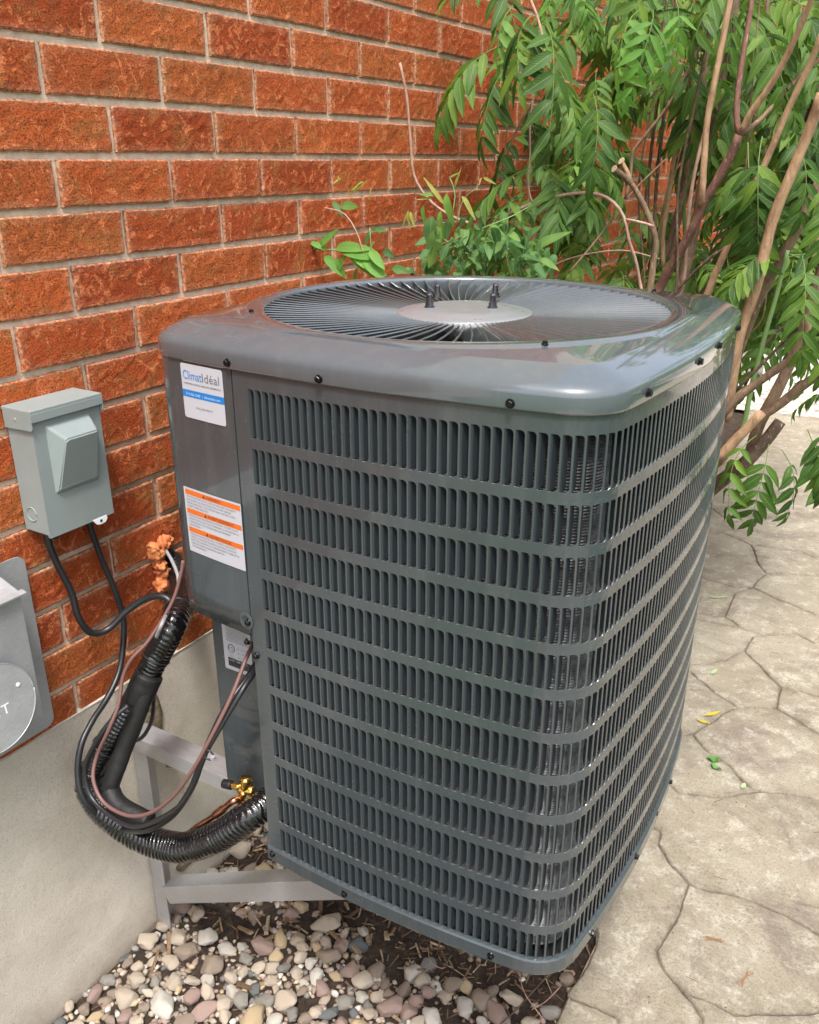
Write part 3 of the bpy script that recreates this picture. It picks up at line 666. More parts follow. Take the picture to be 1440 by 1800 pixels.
# --- top cap
NP = 240
def polar(pts):
    a = np.arctan2(pts[:, 1], pts[:, 0]); r = np.hypot(pts[:, 0], pts[:, 1]); i = np.argsort(a); a = a[i]; r = r[i]
    th = np.linspace(-PI, PI, NP, endpoint=False); return np.interp(th, a, r, period=2 * PI), th
rings = []
for off, z in ((.0005, ZC - .0005), (.0035, ZC - .001), (.0042, ZC + .0015), (.0042, ZC + .0185), (.0036, ZC + .0225), (.0016, ZC + .0265), (-.002, ZC + .0300), (-.007, ZC + .0332), (-.014, ZC + .0368), (-.023, ZC + .0408), (-.032, ZC + .0445), (-.039, ZC + .0472), (-.044, ZC + .0488)):
    r, th = polar(outline(off)[0]); rings.append((r, z))
rl = rings[-1][0]
for R_c, z in ((.366, ZH - .0012), (.362, ZH - .0002), (.357, ZH + .0022), (.352, ZH + .0030), (.346, ZH + .0030), (.340, ZH + .0024), (RG + .003, ZH + .0018), (RG, ZH), (RG - .0008, ZH - .004), (RG - .001, ZH - .02)):
    rc = np.full(NP, R_c)
    rings.append((np.minimum(rc, rl - .0005 * (.37 - R_c) / .01) if R_c > .35 else rc, z))
V = []; 
for r, z in rings: V += [(r[i] * math.cos(th[i]), r[i] * math.sin(th[i]), z) for i in range(NP)]
Fc = [(j * NP + i, j * NP + (i + 1) % NP, (j + 1) * NP + (i + 1) % NP, (j + 1) * NP + i) for j in range(len(rings) - 1) for i in range(NP)]
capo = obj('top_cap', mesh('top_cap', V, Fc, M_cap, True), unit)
# shroud ring below
V, Fc = [], []
for j, (r_, z) in enumerate(((RG - .001, ZH - .019), (RG - .006, ZH - .06), (RG - .012, ZH - .16), (RG + .03, ZH - .2))):
    V += [(r_ * math.cos(a), r_ * math.sin(a), z) for a in np.linspace(0, 2 * PI, 96, endpoint=False)]
Fc = [(j * 96 + i, j * 96 + (i + 1) % 96, (j + 1) * 96 + (i + 1) % 96, (j + 1) * 96 + i) for j in range(3) for i in range(96)]
obj('fan_shroud', mesh('fan_shroud', V, Fc, mat('shroud_grey', (.05, .055, .06), .4), True), unit)
# --- grille blades
NBL = 84
def gblade():
    V = []; K = 14; R0, R1 = .1095, RG + .0005
    for k in range(K + 1):
        u = k / K; r = R0 + (R1 - R0) * u
        sw = -.035 * (u ** 2.2)                        # swirl of the outer end
        zt = ZH - .0125 + .0115 * u
        lean = .0135 * (1 - .25 * u); dep = .019
        if u > .95: dep = .010; lean = .004
        for q, (du, dz) in enumerate(((-.05, -.0017), (0, 0), (.15, -.0002), (.19, -.0017), (.58, -.55), (1, -1))):
            ang = sw + (.004 - lean * du) / r
            V.append((r * math.cos(ang), r * math.sin(ang), zt + (dz if abs(dz) < .01 else dz * dep)))
    Fc = [(k * 6 + q, (k + 1) * 6 + q, (k + 1) * 6 + q + 1, k * 6 + q + 1) for k in range(K) for q in range(5)]
    return V, Fc
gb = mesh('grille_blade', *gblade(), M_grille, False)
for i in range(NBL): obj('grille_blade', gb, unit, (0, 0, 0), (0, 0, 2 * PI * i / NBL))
V = []
hp_ = [(.0, ZH - .0045), (.060, ZH - .0045), (.075, ZH - .0052), (.084, ZH - .0072), (.096, ZH - .0098), (.110, ZH - .0115), (.112, ZH - .0125), (.112, ZH - .030)]
for r_, z in hp_: V += [(max(r_, .0005) * math.cos(a), max(r_, .0005) * math.sin(a), z) for a in np.linspace(0, 2 * PI, 72, endpoint=False)]
Fc = [((j + 1) * 72 + i, (j + 1) * 72 + (i + 1) % 72, j * 72 + (i + 1) % 72, j * 72 + i) for j in range(len(hp_) - 1) for i in range(72)] + [tuple(range(72))]
hub = obj('fan_hub_plate', mesh('fan_hub_plate', V, Fc, paint('hub_enamel', (.19, .20, .21), .3, .4), True), unit)
def lathe(prof, n=16): 
    V = []; 
    for r_, z in prof: V += [(r_ * math.cos(2 * PI * i / n), r_ * math.sin(2 * PI * i / n), z) for i in range(n)]
    Fc = [(j * n + i, j * n + (i + 1) % n, (j + 1) * n + (i + 1) % n, (j + 1) * n + i) for j in range(len(prof) - 1) for i in range(n)] + [tuple((len(prof) - 1) * n + i for i in range(n))]
    return V, Fc
VS, FS = lathe([(.0088, 0), (.0088, .0018), (.0068, .0019), (.0068, .008), (.0052, .0085), (.0052, .020), (.0042, .0225), (.0015, .024)], 12)
sm = mesh('stud', VS, FS, mat('blackened_steel', (.14, .14, .15), .2, .9), False)
for (px, py) in ((755, 540), (866, 541), (769, 523), (871, 522)):
    w_ = at(px, py, 2, ZH - .0045); obj('stud', sm, hub, (w_.x - UX, w_.y - UY, ZH - .0045))
# fan below
VS, FS = lathe([(.06, ZH - .13), (.06, ZH - .07), (.05, ZH - .06), (.001, ZH - .058)], 24)
fan = obj('fan', mesh('fan', VS, FS, mat('fan_grey', (.06, .062, .065), .4), True), unit)
def fblade():
    V = []; K = 8
    for k in range(K + 1):
        r_ = .055 + (.305 - .055) * k / K; w_ = .45 + .35 * k / K
        for q in range(9): u = q / 8 - .5; V.append((r_ * math.cos(u * w_ * 1.6), r_ * math.sin(u * w_ * 1.6), ZH - .10 + u * .07 + .01 * math.cos(u * PI)))
    return V, [(k * 9 + q, (k + 1) * 9 + q, (k + 1) * 9 + q + 1, k * 9 + q + 1) for k in range(K) for q in range(8)]
fb = mesh('fan_blade', *fblade(), fan.data.materials[0], True)
for k in range(3): obj('fan_blade', fb, fan, (0, 0, 0), (0, 0, 2 * PI * k / 3 + .9))
obj('motor_deck', mesh('motor_deck', [(-.30, -.30, ZH - .45), (.33, -.30, ZH - .45), (.33, .30, ZH - .45), (-.30, .30, ZH - .45)], [(0, 1, 2, 3)], M_dark), unit)
# --- screws (hex washer heads)
VS, FS = lathe([(.0058, 0), (.0060, .0008), (.0056, .0014)], 18)
V2, F2 = lathe([(.0046, .0014), (.0046, .0048), (.0038, .0056)], 6); n0 = len(VS); VS = VS + V2; FS = FS + [tuple(i + n0 for i in f) for f in F2]
SCR = mesh('screw', VS, FS, M_screw)
def to_local(p):
    c_, s_ = math.cos(YAW), math.sin(YAW); x, y = p[0] - UX, p[1] - UY; return (c_ * x + s_ * y, -s_ * x + c_ * y, p[2])
def screw_on(sv, z, off=.004):
    x, y, nx, ny = curve_at(sv, off); o = obj('screw', SCR, unit, (x, y, z)); o.rotation_euler = Vector((nx, ny, 0)).to_track_quat('Z', 'X').to_euler(); return o
def nearest_s(px, py, off=.004):
    best = None
    for sv in np.linspace(0, 1.5, 900):
        x, y, _, _ = curve_at(sv, off); wx = UX + x * math.cos(YAW) - y * math.sin(YAW); wy = UY + x * math.sin(YAW) + y * math.cos(YAW)
        v = RM.T @ np.array([px - 720, py - 900, F]); q = np.array([wx, wy]) - CAM[:2]
        cr = v[0] * q[1] - v[1] * q[0]
        if best is None or abs(cr) < best[0]:
            t_ = (q @ v[:2]) / (v[:2] @ v[:2]); best = (abs(cr), sv, CAM[2] + t_ * v[2])
    return best[1], best[2]
for (px, py) in ((401, 637), (561, 666), (897, 709), (1138, 690), (1229, 635), (1263, 607), (449, 1154), (434, 1129), (480, 1500), (606, 1570), (863, 1679), (1040, 1640), (1117, 1505), (1155, 1430)):
    sv, z = nearest_s(px, py); screw_on(sv, z, .0045 if py < 720 or py > 1480 else .0008)
for sv, z in ((1.27, ZC + .012), (1.2, ZB + .016)): screw_on(sv, z)
x_, y_, nx_, ny_ = curve_at(SEAM - .012, .0013)
VD, FD = lathe([(.016, 0), (.0145, .0012), (.008, .0012), (.0065, -.001)], 24)
o = obj('screw_boss', mesh('screw_boss', VD, FD, M_paint, True), unit, (x_, y_, ZSP + .026)); o.rotation_euler = Vector((nx_, ny_, 0)).to_track_quat('Z', 'X').to_euler()
o = obj('screw', SCR, unit, (x_ + .006, y_ - .001, ZSP + .026)); o.rotation_euler = Vector((nx_, ny_, 0)).to_track_quat('Z', 'X').to_euler()
for (px, py) in ((442, 549), (725, 484), (958, 605), (1150, 513)):
    w_ = to_local(at(px, py, 2, ZH + .002)); o = obj('screw', SCR, unit, w_); o.scale = (.8, .8, .8)
# --- stickers, following the panel
FONT = None
def text_mesh(body, size, mat_, spacing=1.0):
    cu = bpy.data.curves.new('t', 'FONT'); cu.body = body; cu.size = size; cu.align_x = 'LEFT'; cu.resolution_u = 2; cu.space_character = spacing
    ob = bpy.data.objects.new('t', cu); COL.objects.link(ob); bpy.context.view_layer.update()
    me = bpy.data.meshes.new_from_object(ob.evaluated_get(bpy.context.evaluated_depsgraph_get())); bpy.data.objects.remove(ob); me.materials.clear(); me.materials.append(mat_); return me
def text_size(me): xs = [v.co.x for v in me.vertices]; return min(xs), max(xs)
class Sticker:
    """a sheet in (u,v) metres; mapf(u,v,off) -> local point"""
    def __init__(s, name, mapf, W_, H_, parent, col=M_white, r=.004):
        s.map = mapf; s.W = W_; s.H = H_
        pts = []
        for cx_, cy_, a0 in ((W_ - r, H_ - r, 0), (r, H_ - r, PI / 2), (r, r, PI), (W_ - r, r, 1.5 * PI)):
            for k in range(5): a = a0 + PI / 2 * k / 4; pts.append((cx_ + r * math.cos(a), cy_ + r * math.sin(a)))
        s.o = s.poly(name, pts, 0, col, parent, True)
    def poly(s, name, pts, lvl, m_, parent=None, grid_=False):
        bm = bmesh.new(); f = bm.faces.new([bm.verts.new((u, v, 0)) for u, v in pts]); 
        for k in range(1, 14): 
            u = s.W * k / 14; bmesh.ops.bisect_plane(bm, geom=list(bm.verts) + list(bm.edges) + list(bm.faces), plane_co=(u, 0, 0), plane_no=(1, 0, 0))
        for v in bm.verts: v.co = Vector(s.map(v.co.x, v.co.y, lvl))
        return bm_obj(bm, name, m_, parent or s.o)
    def rect(s, name, u0, v0, u1, v1, m_, lvl=1): return s.poly(name, [(u0, v0), (u1, v0), (u1, v1), (u0, v1)], lvl, m_)
    def text(s, body, u, v, size, m_, width=None, lvl=2, name='lettering', align='L', spacing=1.0, bold=0):
        me = text_mesh(body, size, m_, spacing); a, b = text_size(me); k = (width / (b - a)) if width else 1
        w_ = (b - a) * k; u0 = u if align == 'L' else u - w_ / 2
        for vt in me.vertices: vt.co = Vector(s.map(u0 + (vt.co.x - a) * k, v + vt.co.y, lvl))
        me.name = name; return obj(name, me, s.o)
def front_map(x0, z0, base=.0022):
    def f(u, v, lvl):
        s_ = s_of_x(x0) + u if x0 > -.3 else s_of_x(x0) + u
        return P3(s_, z0 + v, base + lvl * .00018)
    return f
st = Sticker('company_sticker', front_map(.3795 - UX, -.3675), .0965, .083, unit)
st.text('Climat', .0045, .0595, .0195, M_blue, .0445); st.text('Idéal', .0500, .0595, .0190, M_gtxt, .0385)
st.text('CLIMATISATION. CHAUFFAGE. VENTILATION. RÉFRIGÉRATION', .0045, .0520, .0038, M_txt, .086)
st.rect('blue_band', 0, .0325, .0965, .0435, M_blue)
st.text('514 426-2340', .008, .0355, .0058, M_ltblue, .034); st.text('|  climatideal.com', .047, .0355, .0058, M_ltblue, .041)
st.text('R.B.Q. 5810-4904-01', .030, .0165, .0045, M_gtxt, .038)
W2, H2 = .139, .112
st = Sticker('warning_sticker', front_map(.338 - UX, -.597), W2, H2, unit, r=.0015)
blocks = [('WARNING', ['RISK OF ELECTRIC SHOCK. CAN CAUSE INJURY OR DEATH.', 'DISCONNECT ALL REMOTE ELECTRIC POWER SUPPLIES', 'BEFORE SERVICING. THIS COMPARTMENT MUST BE CLOSED', 'EXCEPT WHEN SERVICING.']),
          ('AVERTISSEMENT', ['RISQUE DE CHOC ÉLECTRIQUE OU DE MORT. COUPEZ TOUTE', 'ALIMENTATION AVANT TOUT ENTRETIEN OU RÉPARATION. LE', 'COMPARTIMENT DOIT RESTER FERMÉ SAUF PENDANT', "L'ENTRETIEN."]),
          ('ADVERTENCIA', ['RIESGO DE CHOQUE ELÉCTRICO O MUERTE. DESCONECTE', 'TODAS LAS FUENTES DE ENERGÍA ELÉCTRICA ANTES DE', 'EFECTUAR EL SERVICIO. EL COMPARTIMIENTO DEBE ESTAR', 'CERRADO EXCEPTO DURANTE EL SERVICIO', 'O MANTENIMIENTO.'])]
v_ = H2 - .0035
for i, (hd, ls) in enumerate(blocks):
    v_ -= .0085; st.rect('orange_band', .004, v_, W2 - .002, v_ + .0085, M_orange)
    st.poly('warning_triangle', [(.048, v_ + .0020), (.0545, v_ + .0020), (.05125, v_ + .0072)], 2, M_black)
    st.text(hd, .057, v_ + .0018, .0072, M_black, .0062 * len(hd) * .78)
    for l_ in ls:
        v_ -= .0054; st.text(l_, .007, v_ + .0008, .0042, M_line, .0024 * len(l_))
    v_ -= .0022
# rating label on the recessed plate
def rmap(u, v, lvl): return (.350 - UX + u, RY - .0008 - lvl * .00018, -.868 + v)
st = Sticker('rating_label', rmap, .066, .108, unit, r=.004)
for k in range(9): st.text(('BY OTHERS. MAXIMUM OVERCURRENT DEVICE', 'FOR OUTDOOR USE ONLY. FACTORY TEST', 'REFRIGERANT CHARGE. SEE INSTRUCTIONS')[k % 3], .009, .098 - k * .0047, .0040, M_txt, .045 + .005 * ((k * 7) % 3))
ring = [(.0185 + .0085 * math.cos(a), .046 + .0085 * math.sin(a)) for a in np.linspace(0, 2 * PI, 24, endpoint=False)]
st.poly('mark_ring', ring, 1, M_black); st.poly('mark_disc', [(.0185 + (a - .0185) * .82, .046 + (b - .046) * .82) for a, b in ring], 2, M_white)
st.text('ETL', .0122, .0430, .0085, M_black, .0125, lvl=3)
for k in range(3):
    st.text('▲' if False else 'A', .033, .047 - k * .009, .006, M_black, lvl=2); st.text('CERTIFIED TO', .041, .048 - k * .009, .003, M_line, .02); 
for k in range(3): st.text('CONFORMS TO', .012, .033 - k * .0035, .0026, M_line, .013)
st.rect('black_block', .009, .008, .066, .0255, M_black); st.text('AHRI CERTIFIED', .0115, .0195, .0056, M_white, .044, lvl=3)
for k in range(3): st.text('www.ahridirectory.org  performance certified', .0115, .0155 - k * .003, .0022, M_line, .045, lvl=3)
# service valve
val = empty('service_valve', (0, 0, 0)); val.parent = unit
vp = Vector(to_local(at(432, 1388, 1, -.095)))
def cyl_obj(name, m_, par, a, b, r, n=16, r2=None): return tube_obj(name, m_, par, [a, (Vector(a) + Vector(b)) / 2, b], (lambda u: r + ((r2 if r2 is not None else r) - r) * u), sides=n, step=.004, n=2)
cyl_obj('valve_body', M_brass, val, vp + Vector((-.012, -.004, 0)), vp + Vector((.016, .004, 0)), .010)
cyl_obj('valve_nut', M_brass, val, vp + Vector((.0, .0, .004)), vp + Vector((.001, .002, .026)), .0115, 6)
cyl_obj('valve_port', M_brass, val, vp + Vector((-.010, -.004, .004)), vp + Vector((-.028, -.008, .004)), .0065)
cyl_obj('port_cap', M_cable, val, vp + Vector((-.027, -.008, .004)), vp + Vector((-.045, -.011, .003)), .0088)
cyl_obj('pipe_joint', M_brass, val, vp + Vector((0, -.004, -.002)), vp + Vector((-.006, -.012, -.022)), .0075)

# ================================================================== bracket, copper, line set, cables
br = empty('wall_bracket', (0, 0, 0)); tag(br, 'welded aluminium wall bracket with diagonal brace carrying the front of the cooling unit', 'bracket')
def channel(name, par, p0, p1, w=.045, d=.04, t_=.003, side=Vector((0, 1, 0))):
    """angle profile from p0 to p1: two flanges, real thickness"""
    p0, p1 = Vector(p0), Vector(p1); ax = (p1 - p0).normalized(); u = (side - ax * side.dot(ax)).normalized(); v = u.cross(ax)
    sec = [(0, 0), (w, 0), (w, t_), (t_, t_), (t_, d), (0, d)]; V = [p0 + u * a + v * b for a, b in sec] + [p1 + u * a + v * b for a, b in sec]
    Fc = [(i, (i + 1) % 6, 6 + (i + 1) % 6, 6 + i) for i in range(6)] + [(5, 4, 3, 2, 1, 0), (6, 7, 8, 9, 10, 11)]
    bm = bmesh.new(); vs_ = [bm.verts.new(q) for q in V]
    for f in Fc: bm.faces.new([vs_[i] for i in f])
    bmesh.ops.recalc_face_normals(bm, faces=bm.faces); bmesh.ops.bevel(bm, geom=list(bm.edges), offset=.0008, segments=1, affect='EDGES')
    return bm_obj(bm, name, M_alu, par)
def bracket(par, y):
    zt = ZB - .001
    channel('top_rail', par, (.008, y, zt), (.80, y, zt), .05, .038, .0035, Vector((0, 1, 0)))
    channel('upright', par, (.0115, y + .0037, -1.725), (.0115, y + .0037, zt - .0037), .05, .040, .0035, Vector((0, 1, 0)))
    channel('diagonal_brace', par, (.046, y - .0025, -1.585), (.70, y - .0025, -1.215), .045, .045, .0035, Vector((0, 1, 0)))
bracket(br, -.030)
for k in range(2): pass
VS, FS = lathe([(.009, 0), (.009, .006), (.007, .007)], 6)
for z in (-1.25, -1.5):
    o = obj('bolt', mesh('bolt', VS, FS, M_alu), br, (.014, -.005, z)); o.rotation_euler = (0, PI / 2, 0)
br2 = empty('wall_bracket', (0, .48, 0)); tag(br2, 'aluminium wall bracket carrying the far side of the cooling unit, half hidden under it', 'bracket')
bracket(br2, 0)

lp = lambda px, py, y: at(px, py, 1, y)
cp = obj('copper_pipe', mesh('copper_pipe', *tube([Vector(val.matrix_world.translation) * 0 + Vector((UX, UY, 0)) + vp + Vector((-.006, -.012, -.022)), lp(410, 1408, -.125), lp(380, 1432, -.135), lp(345, 1455, -.145), lp(325, 1470, -.150)],
        lambda u: .0062 + (.0022 if .30 < u < .44 else 0), sides=14, step=.003), M_copper, True))
tag(cp, 'thin copper pipe with a brazed joint running down from the brass valve', 'pipe')
ins = empty('insulated_pipe', (0, 0, 0)); tag(ins, 'thick glossy black foil wrapped refrigerant line curving down from the wall into the unit', 'insulated pipe')
path = [at(300, 985, 0, -.01), at(318, 1030, 0, .07), lp(308, 1090, -.035), lp(275, 1155, -.075), lp(240, 1225, -.11), lp(203, 1290, -.15), lp(168, 1345, -.180), lp(160, 1388, -.195), lp(195, 1436, -.20), lp(255, 1474, -.19), lp(320, 1490, -.175), lp(385, 1470, -.155), lp(435, 1436, -.128), lp(480, 1405, -.085), lp(510, 1392, -.05)]
CP = catmull(path, 8)
CP = CP; _sh = 1
def seg(i0, i1): return CP[int(i0 * 8):int(i1 * 8) + 1]
def foilprof(s_, a): return 1 + .075 * abs(math.sin(s_ * PI / .0086 + .6 * math.sin(a * 2) + 2.6 * noise.noise(Vector((s_ * 25, math.cos(a), math.sin(a)))))) + .035 * noise.noise(Vector((s_ * 60, math.cos(a) * 2.4, math.sin(a) * 2.4)))
def rubprof(s_, a): return 1 + .07 * noise.noise(Vector((s_ * 22, math.cos(a), math.sin(a)))) + .03 * noise.noise(Vector((s_ * 90, math.cos(a) * .5, math.sin(a) * .5)))
def raw_tube(name, m_, par, pts, rad, step, sides, prof): return tube_obj(name, m_, par, pts, rad, step=step, sides=sides, prof=prof, n=2)
raw_tube('foil_wrap', M_foil, ins, seg(0, 3.2), .0245, .0014, 36, foilprof)
raw_tube('foil_wrap', M_foil, ins, seg(3.1, 6.3), .0235, .0014, 32, foilprof)
raw_tube('foil_wrap', M_foil, ins, seg(6.2, 13), .0270, .0014, 36, foilprof)
sl = [lp(260, 1195, -.105), lp(246, 1245, -.130), lp(224, 1300, -.158), lp(204, 1352, -.188), lp(192, 1390, -.208), lp(208, 1416, -.214), lp(262, 1446, -.205)]
tube_obj('rubber_sleeve', M_rubber, ins, sl[:5], .0172, step=.004, sides=24, prof=rubprof)
tube_obj('rubber_sleeve', M_rubber, ins, sl[4:], .0195, step=.004, sides=24, prof=rubprof)
tube_obj('rubber_cuff', M_rubber, ins, [lp(262, 1185, -.098), lp(250, 1212, -.112), lp(240, 1232, -.122)], .0275, step=.004, sides=24, prof=rubprof)
def tie(par, px, py, y, r, dirp):
    c_ = lp(px, py, y); ax = (lp(*dirp) - c_).normalized(); n_ = ax.orthogonal().normalized(); b_ = ax.cross(n_)
    pts = [c_ + (n_ * math.cos(a) + b_ * math.sin(a)) * r for a in np.linspace(0, 2 * PI, 17)]
    return tube_obj('cable_tie', M_cable, par, pts, .0018, step=.004, sides=6)
def tie_on(i, r):
    c_ = CP[i]; ax = (CP[i + 1] - CP[i - 1]).normalized(); n_ = ax.orthogonal().normalized(); b_ = ax.cross(n_)
    tube_obj('cable_tie', M_cable, ins, [c_ + (n_ * math.cos(a) + b_ * math.sin(a)) * r for a in np.linspace(0, 2 * PI, 17)], .0018, step=.004, sides=6)
tie_on(14, .0262); tie_on(int(4.9 * 8) + 4, .0285); tie_on(int(6.9 * 8), .0285); tie_on(24, .0262)
def cable(name, m_, pts, r, label, cat='cable', group=None, flat=1.0):
    o = obj(name, mesh(name, *tube([at(*q) for q in pts], r, sides=10, step=.005, flat=flat), m_, True)); tag(o, label, cat, group); return o
cable('power_cable', M_cable, [(84, 930, 0, .035), (86, 955, 0, .035), (100, 990, 0, .035), (125, 1040, 0, .04), (138, 1085, 0, .045), (160, 1112, 0, .05), (190, 1106, 0, .06), (222, 1075, 0, .08), (255, 1053, 0, .11), (288, 1049, 0, .15), (308, 1068, 0, .17), (318, 1090, 1, .03)], .0068, 'black power cable looping from the left underside of the grey box to the unit')
cable('power_cable', M_cable, [(156, 915, 0, .035), (162, 935, 0, .035), (180, 985, 0, .035), (203, 1040, 0, .04), (217, 1090, 0, .045), (216, 1140, 0, .05), (208, 1185, 0, .06), (188, 1228, 0, .07), (162, 1268, 0, .08), (142, 1312, 0, .09), (137, 1365, 0, .10), (152, 1412, 0, .12), (200, 1452, 0, .15), (250, 1460, 1, -.232), (300, 1436, 1, -.215), (335, 1388, 1, -.20), (352, 1345, 1, -.19), (372, 1295, 1, -.175), (400, 1240, 1, -.15), (438, 1188, 1, -.10), (455, 1160, 1, -.07)], .0062, 'black power cable dropping from the right underside of the grey box beside the foil pipe')
cable('power_cable', M_cable, [(226, 1240, 1, -.16), (200, 1262, 1, -.185), (172, 1300, 1, -.21), (150, 1350, 1, -.225), (160, 1400, 1, -.235), (200, 1438, 1, -.24), (245, 1452, 1, -.24), (310, 1422, 1, -.23), (342, 1375, 1, -.215), (358, 1330, 1, -.205), (392, 1270, 1, -.175), (425, 1215, 1, -.14), (448, 1180, 1, -.10), (460, 1160, 1, -.07)], .0050, 'second black cable strapped along the outside bend of the foil pipe')
cable('control_cable', M_pink, [(322, 985, 1, -.03), (318, 1010, 1, -.04), (302, 1060, 1, -.065), (262, 1125, 1, -.11), (230, 1160, 1, -.14), (215, 1195, 1, -.155), (208, 1240, 1, -.175), (190, 1285, 1, -.20), (170, 1330, 1, -.215), (164, 1370, 1, -.235), (182, 1410, 1, -.245), (222, 1433, 1, -.248), (262, 1430, 1, -.245), (302, 1402, 1, -.235), (338, 1355, 1, -.22), (366, 1305, 1, -.20), (392, 1255, 1, -.175), (412, 1212, 1, -.15), (432, 1160, 1, -.115), (445, 1130, 1, -.08)], .0036, 'dusty pink control cable looping over the foil pipe up to the rating label')
cable('control_cable', M_cable, [(268, 1185, 1, -.06), (270, 1230, 1, -.06), (266, 1268, 1, -.06), (250, 1296, 1, -.06), (232, 1302, 1, -.06), (221, 1292, 1, -.06), (219, 1280, 1, -.075)], .0042, 'short black cable loop hanging below the black rubber cuff over the bracket')
cable('control_cable', M_greyc, [(292, 968, 0, .03), (302, 985, 0, .06), (312, 1010, 0, .09), (313, 1035, 0, .11), (305, 1060, 0, .13), (288, 1090, 1, -.10), (275, 1120, 1, -.11)], .0036, 'thin pale grey cable coming out of the orange foam')
tb = empty('cable_tie'); tag(tb, 'small black cable tie bundling the pink and black cables beside the valve', 'cable tie'); 
q = lp(366, 1327, -.205); tb.location = q
V, Fc = tube([Vector((math.cos(a) * .011, 0.002 * math.sin(a), math.sin(a) * .009)) for a in np.linspace(0, 2 * PI, 17)], .0016, sides=6, step=.003)
o = obj('strap', mesh('strap', V, Fc, M_cable, True), tb); o.rotation_euler = (.2, .5, .2); o = box('buckle', M_greyc, tb, -.004, .004, -.003, .004, -.003, .004, b=.0006); o.location = (.012, -.002, -.001)
# orange foam
def blob(name, m_, par, c_, r, seed, k=.45):
    bm = bmesh.new(); bmesh.ops.create_icosphere(bm, subdivisions=4, radius=1)
    for v in bm.verts:
        q = v.co.copy(); f = 1 + k * noise.noise(q * 1.6 + Vector((seed, 0, 0))) + .22 * noise.noise(q * 4 + Vector((0, seed, 0)))
        v.co = Vector((q.x * r[0], q.y * r[1], q.z * r[2])) * f + Vector(c_)
    return bm_obj(bm, name, m_, par, True)
fo = empty('foam_sealant', (0, .10, -.80)); tag(fo, 'lumpy orange spray foam sealing the hole where cables pass through the brick wall', 'foam')
for i, (px, py, r_) in enumerate(((292, 952, .014), (275, 972, .017), (280, 992, .012), (290, 1018, .018), (284, 1004, .013), (303, 1012, .012), (282, 1030, .012), (270, 962, .010))):
    p = at(px, py, 0, .018); blob('foam_lump', M_foam, fo, p - fo.location, (.018, r_, r_ * 1.1), i * 3.7)
p = at(297, 988, 0, .004); blob('foam_hole', M_dark, fo, p - fo.location, (.008, .022, .028), 4, .2)

# ================================================================== disconnect box
bx = empty('disconnect_box', (0, -.105, -.51)); tag(bx, 'pale grey metal electrical disconnect box screwed to the brick wall left of the unit', 'electrical box')
bx.location = (0, 0, 0)
Y0, Y1, Z0, Z1, X1 = -.181, -.034, -.6265, -.397, .070
box('enclosure', M_box, bx, .002, X1 - .004, Y0 + .003, Y1 - .003, Z0, Z1 - .004, b=.0015)
# hinged front door with pressed bulge
V = [(X1 - .003, Y0 + .003, Z0 - .006), (X1 - .003, Y1 - .003, Z0 - .006), (X1 - .003, Y1 - .003, Z1 - .012), (X1 - .003, Y0 + .003, Z1 - .012)]
bw = (Y0 + .028, Y1 - .024, Z0 + .072, Z1 - .032)       # bulge rectangle
def rnd_rect(y0, y1, z0, z1, x, r=.006):
    out = []
    for cy_, cz_, a0 in ((y1 - r, z1 - r, 0), (y0 + r, z1 - r, PI / 2), (y0 + r, z0 + r, PI), (y1 - r, z0 + r, 1.5 * PI)):
        for k in range(5): a = a0 + PI / 2 * k / 4; out.append((x, cy_ + r * math.cos(a), cz_ + r * math.sin(a)))
    return out
XD = X1
R0 = rnd_rect(Y0 + .002, Y1 - .002, Z0 - .004, Z1 - .012, XD - .004, .002); R0b = rnd_rect(Y0 + .002, Y1 - .002, Z0 - .004, Z1 - .012, XD, .002)
R1 = rnd_rect(*bw, XD, .004); R2 = rnd_rect(bw[0] + .002, bw[1] - .002, bw[2] + .002, bw[3] - .002, XD + .002, .004)
R3 = rnd_rect(bw[0] + .020, bw[1] - .006, bw[2] + .006, bw[3] - .026, XD + .024, .005)
R3 = [(XD + .004 + .022 * min(1, max(0, (z - bw[2]) / (bw[3] - .026 - bw[2]))) ** .9, y - (.016 * (1 - min(1, max(0, (z - bw[2]) / (bw[3] - .03 - bw[2])))) if y < (bw[0] + bw[1]) / 2 else 0), z) for _, y, z in R3]
RR_ = [R0, R0b, R1, R2, R3]; n = len(R0); V = [v for r_ in RR_ for v in r_]
Fc = [(j * n + i, j * n + (i + 1) % n, (j + 1) * n + (i + 1) % n, (j + 1) * n + i) for j in range(4) for i in range(n)] + [tuple(4 * n + i for i in range(n))]
bm = bmesh.new(); vs_ = [bm.verts.new(v) for v in V]
for f in Fc: bm.faces.new([vs_[i] for i in f])
bmesh.ops.bevel(bm, geom=[e for e in bm.edges if len(e.link_faces) == 2 and all(v.co.x > XD + .0035 for v in e.verts)], offset=.0022, segments=3, affect='EDGES')
bmesh.ops.recalc_face_normals(bm, faces=bm.faces)
o = bm_obj(bm, 'door', M_box, bx); 
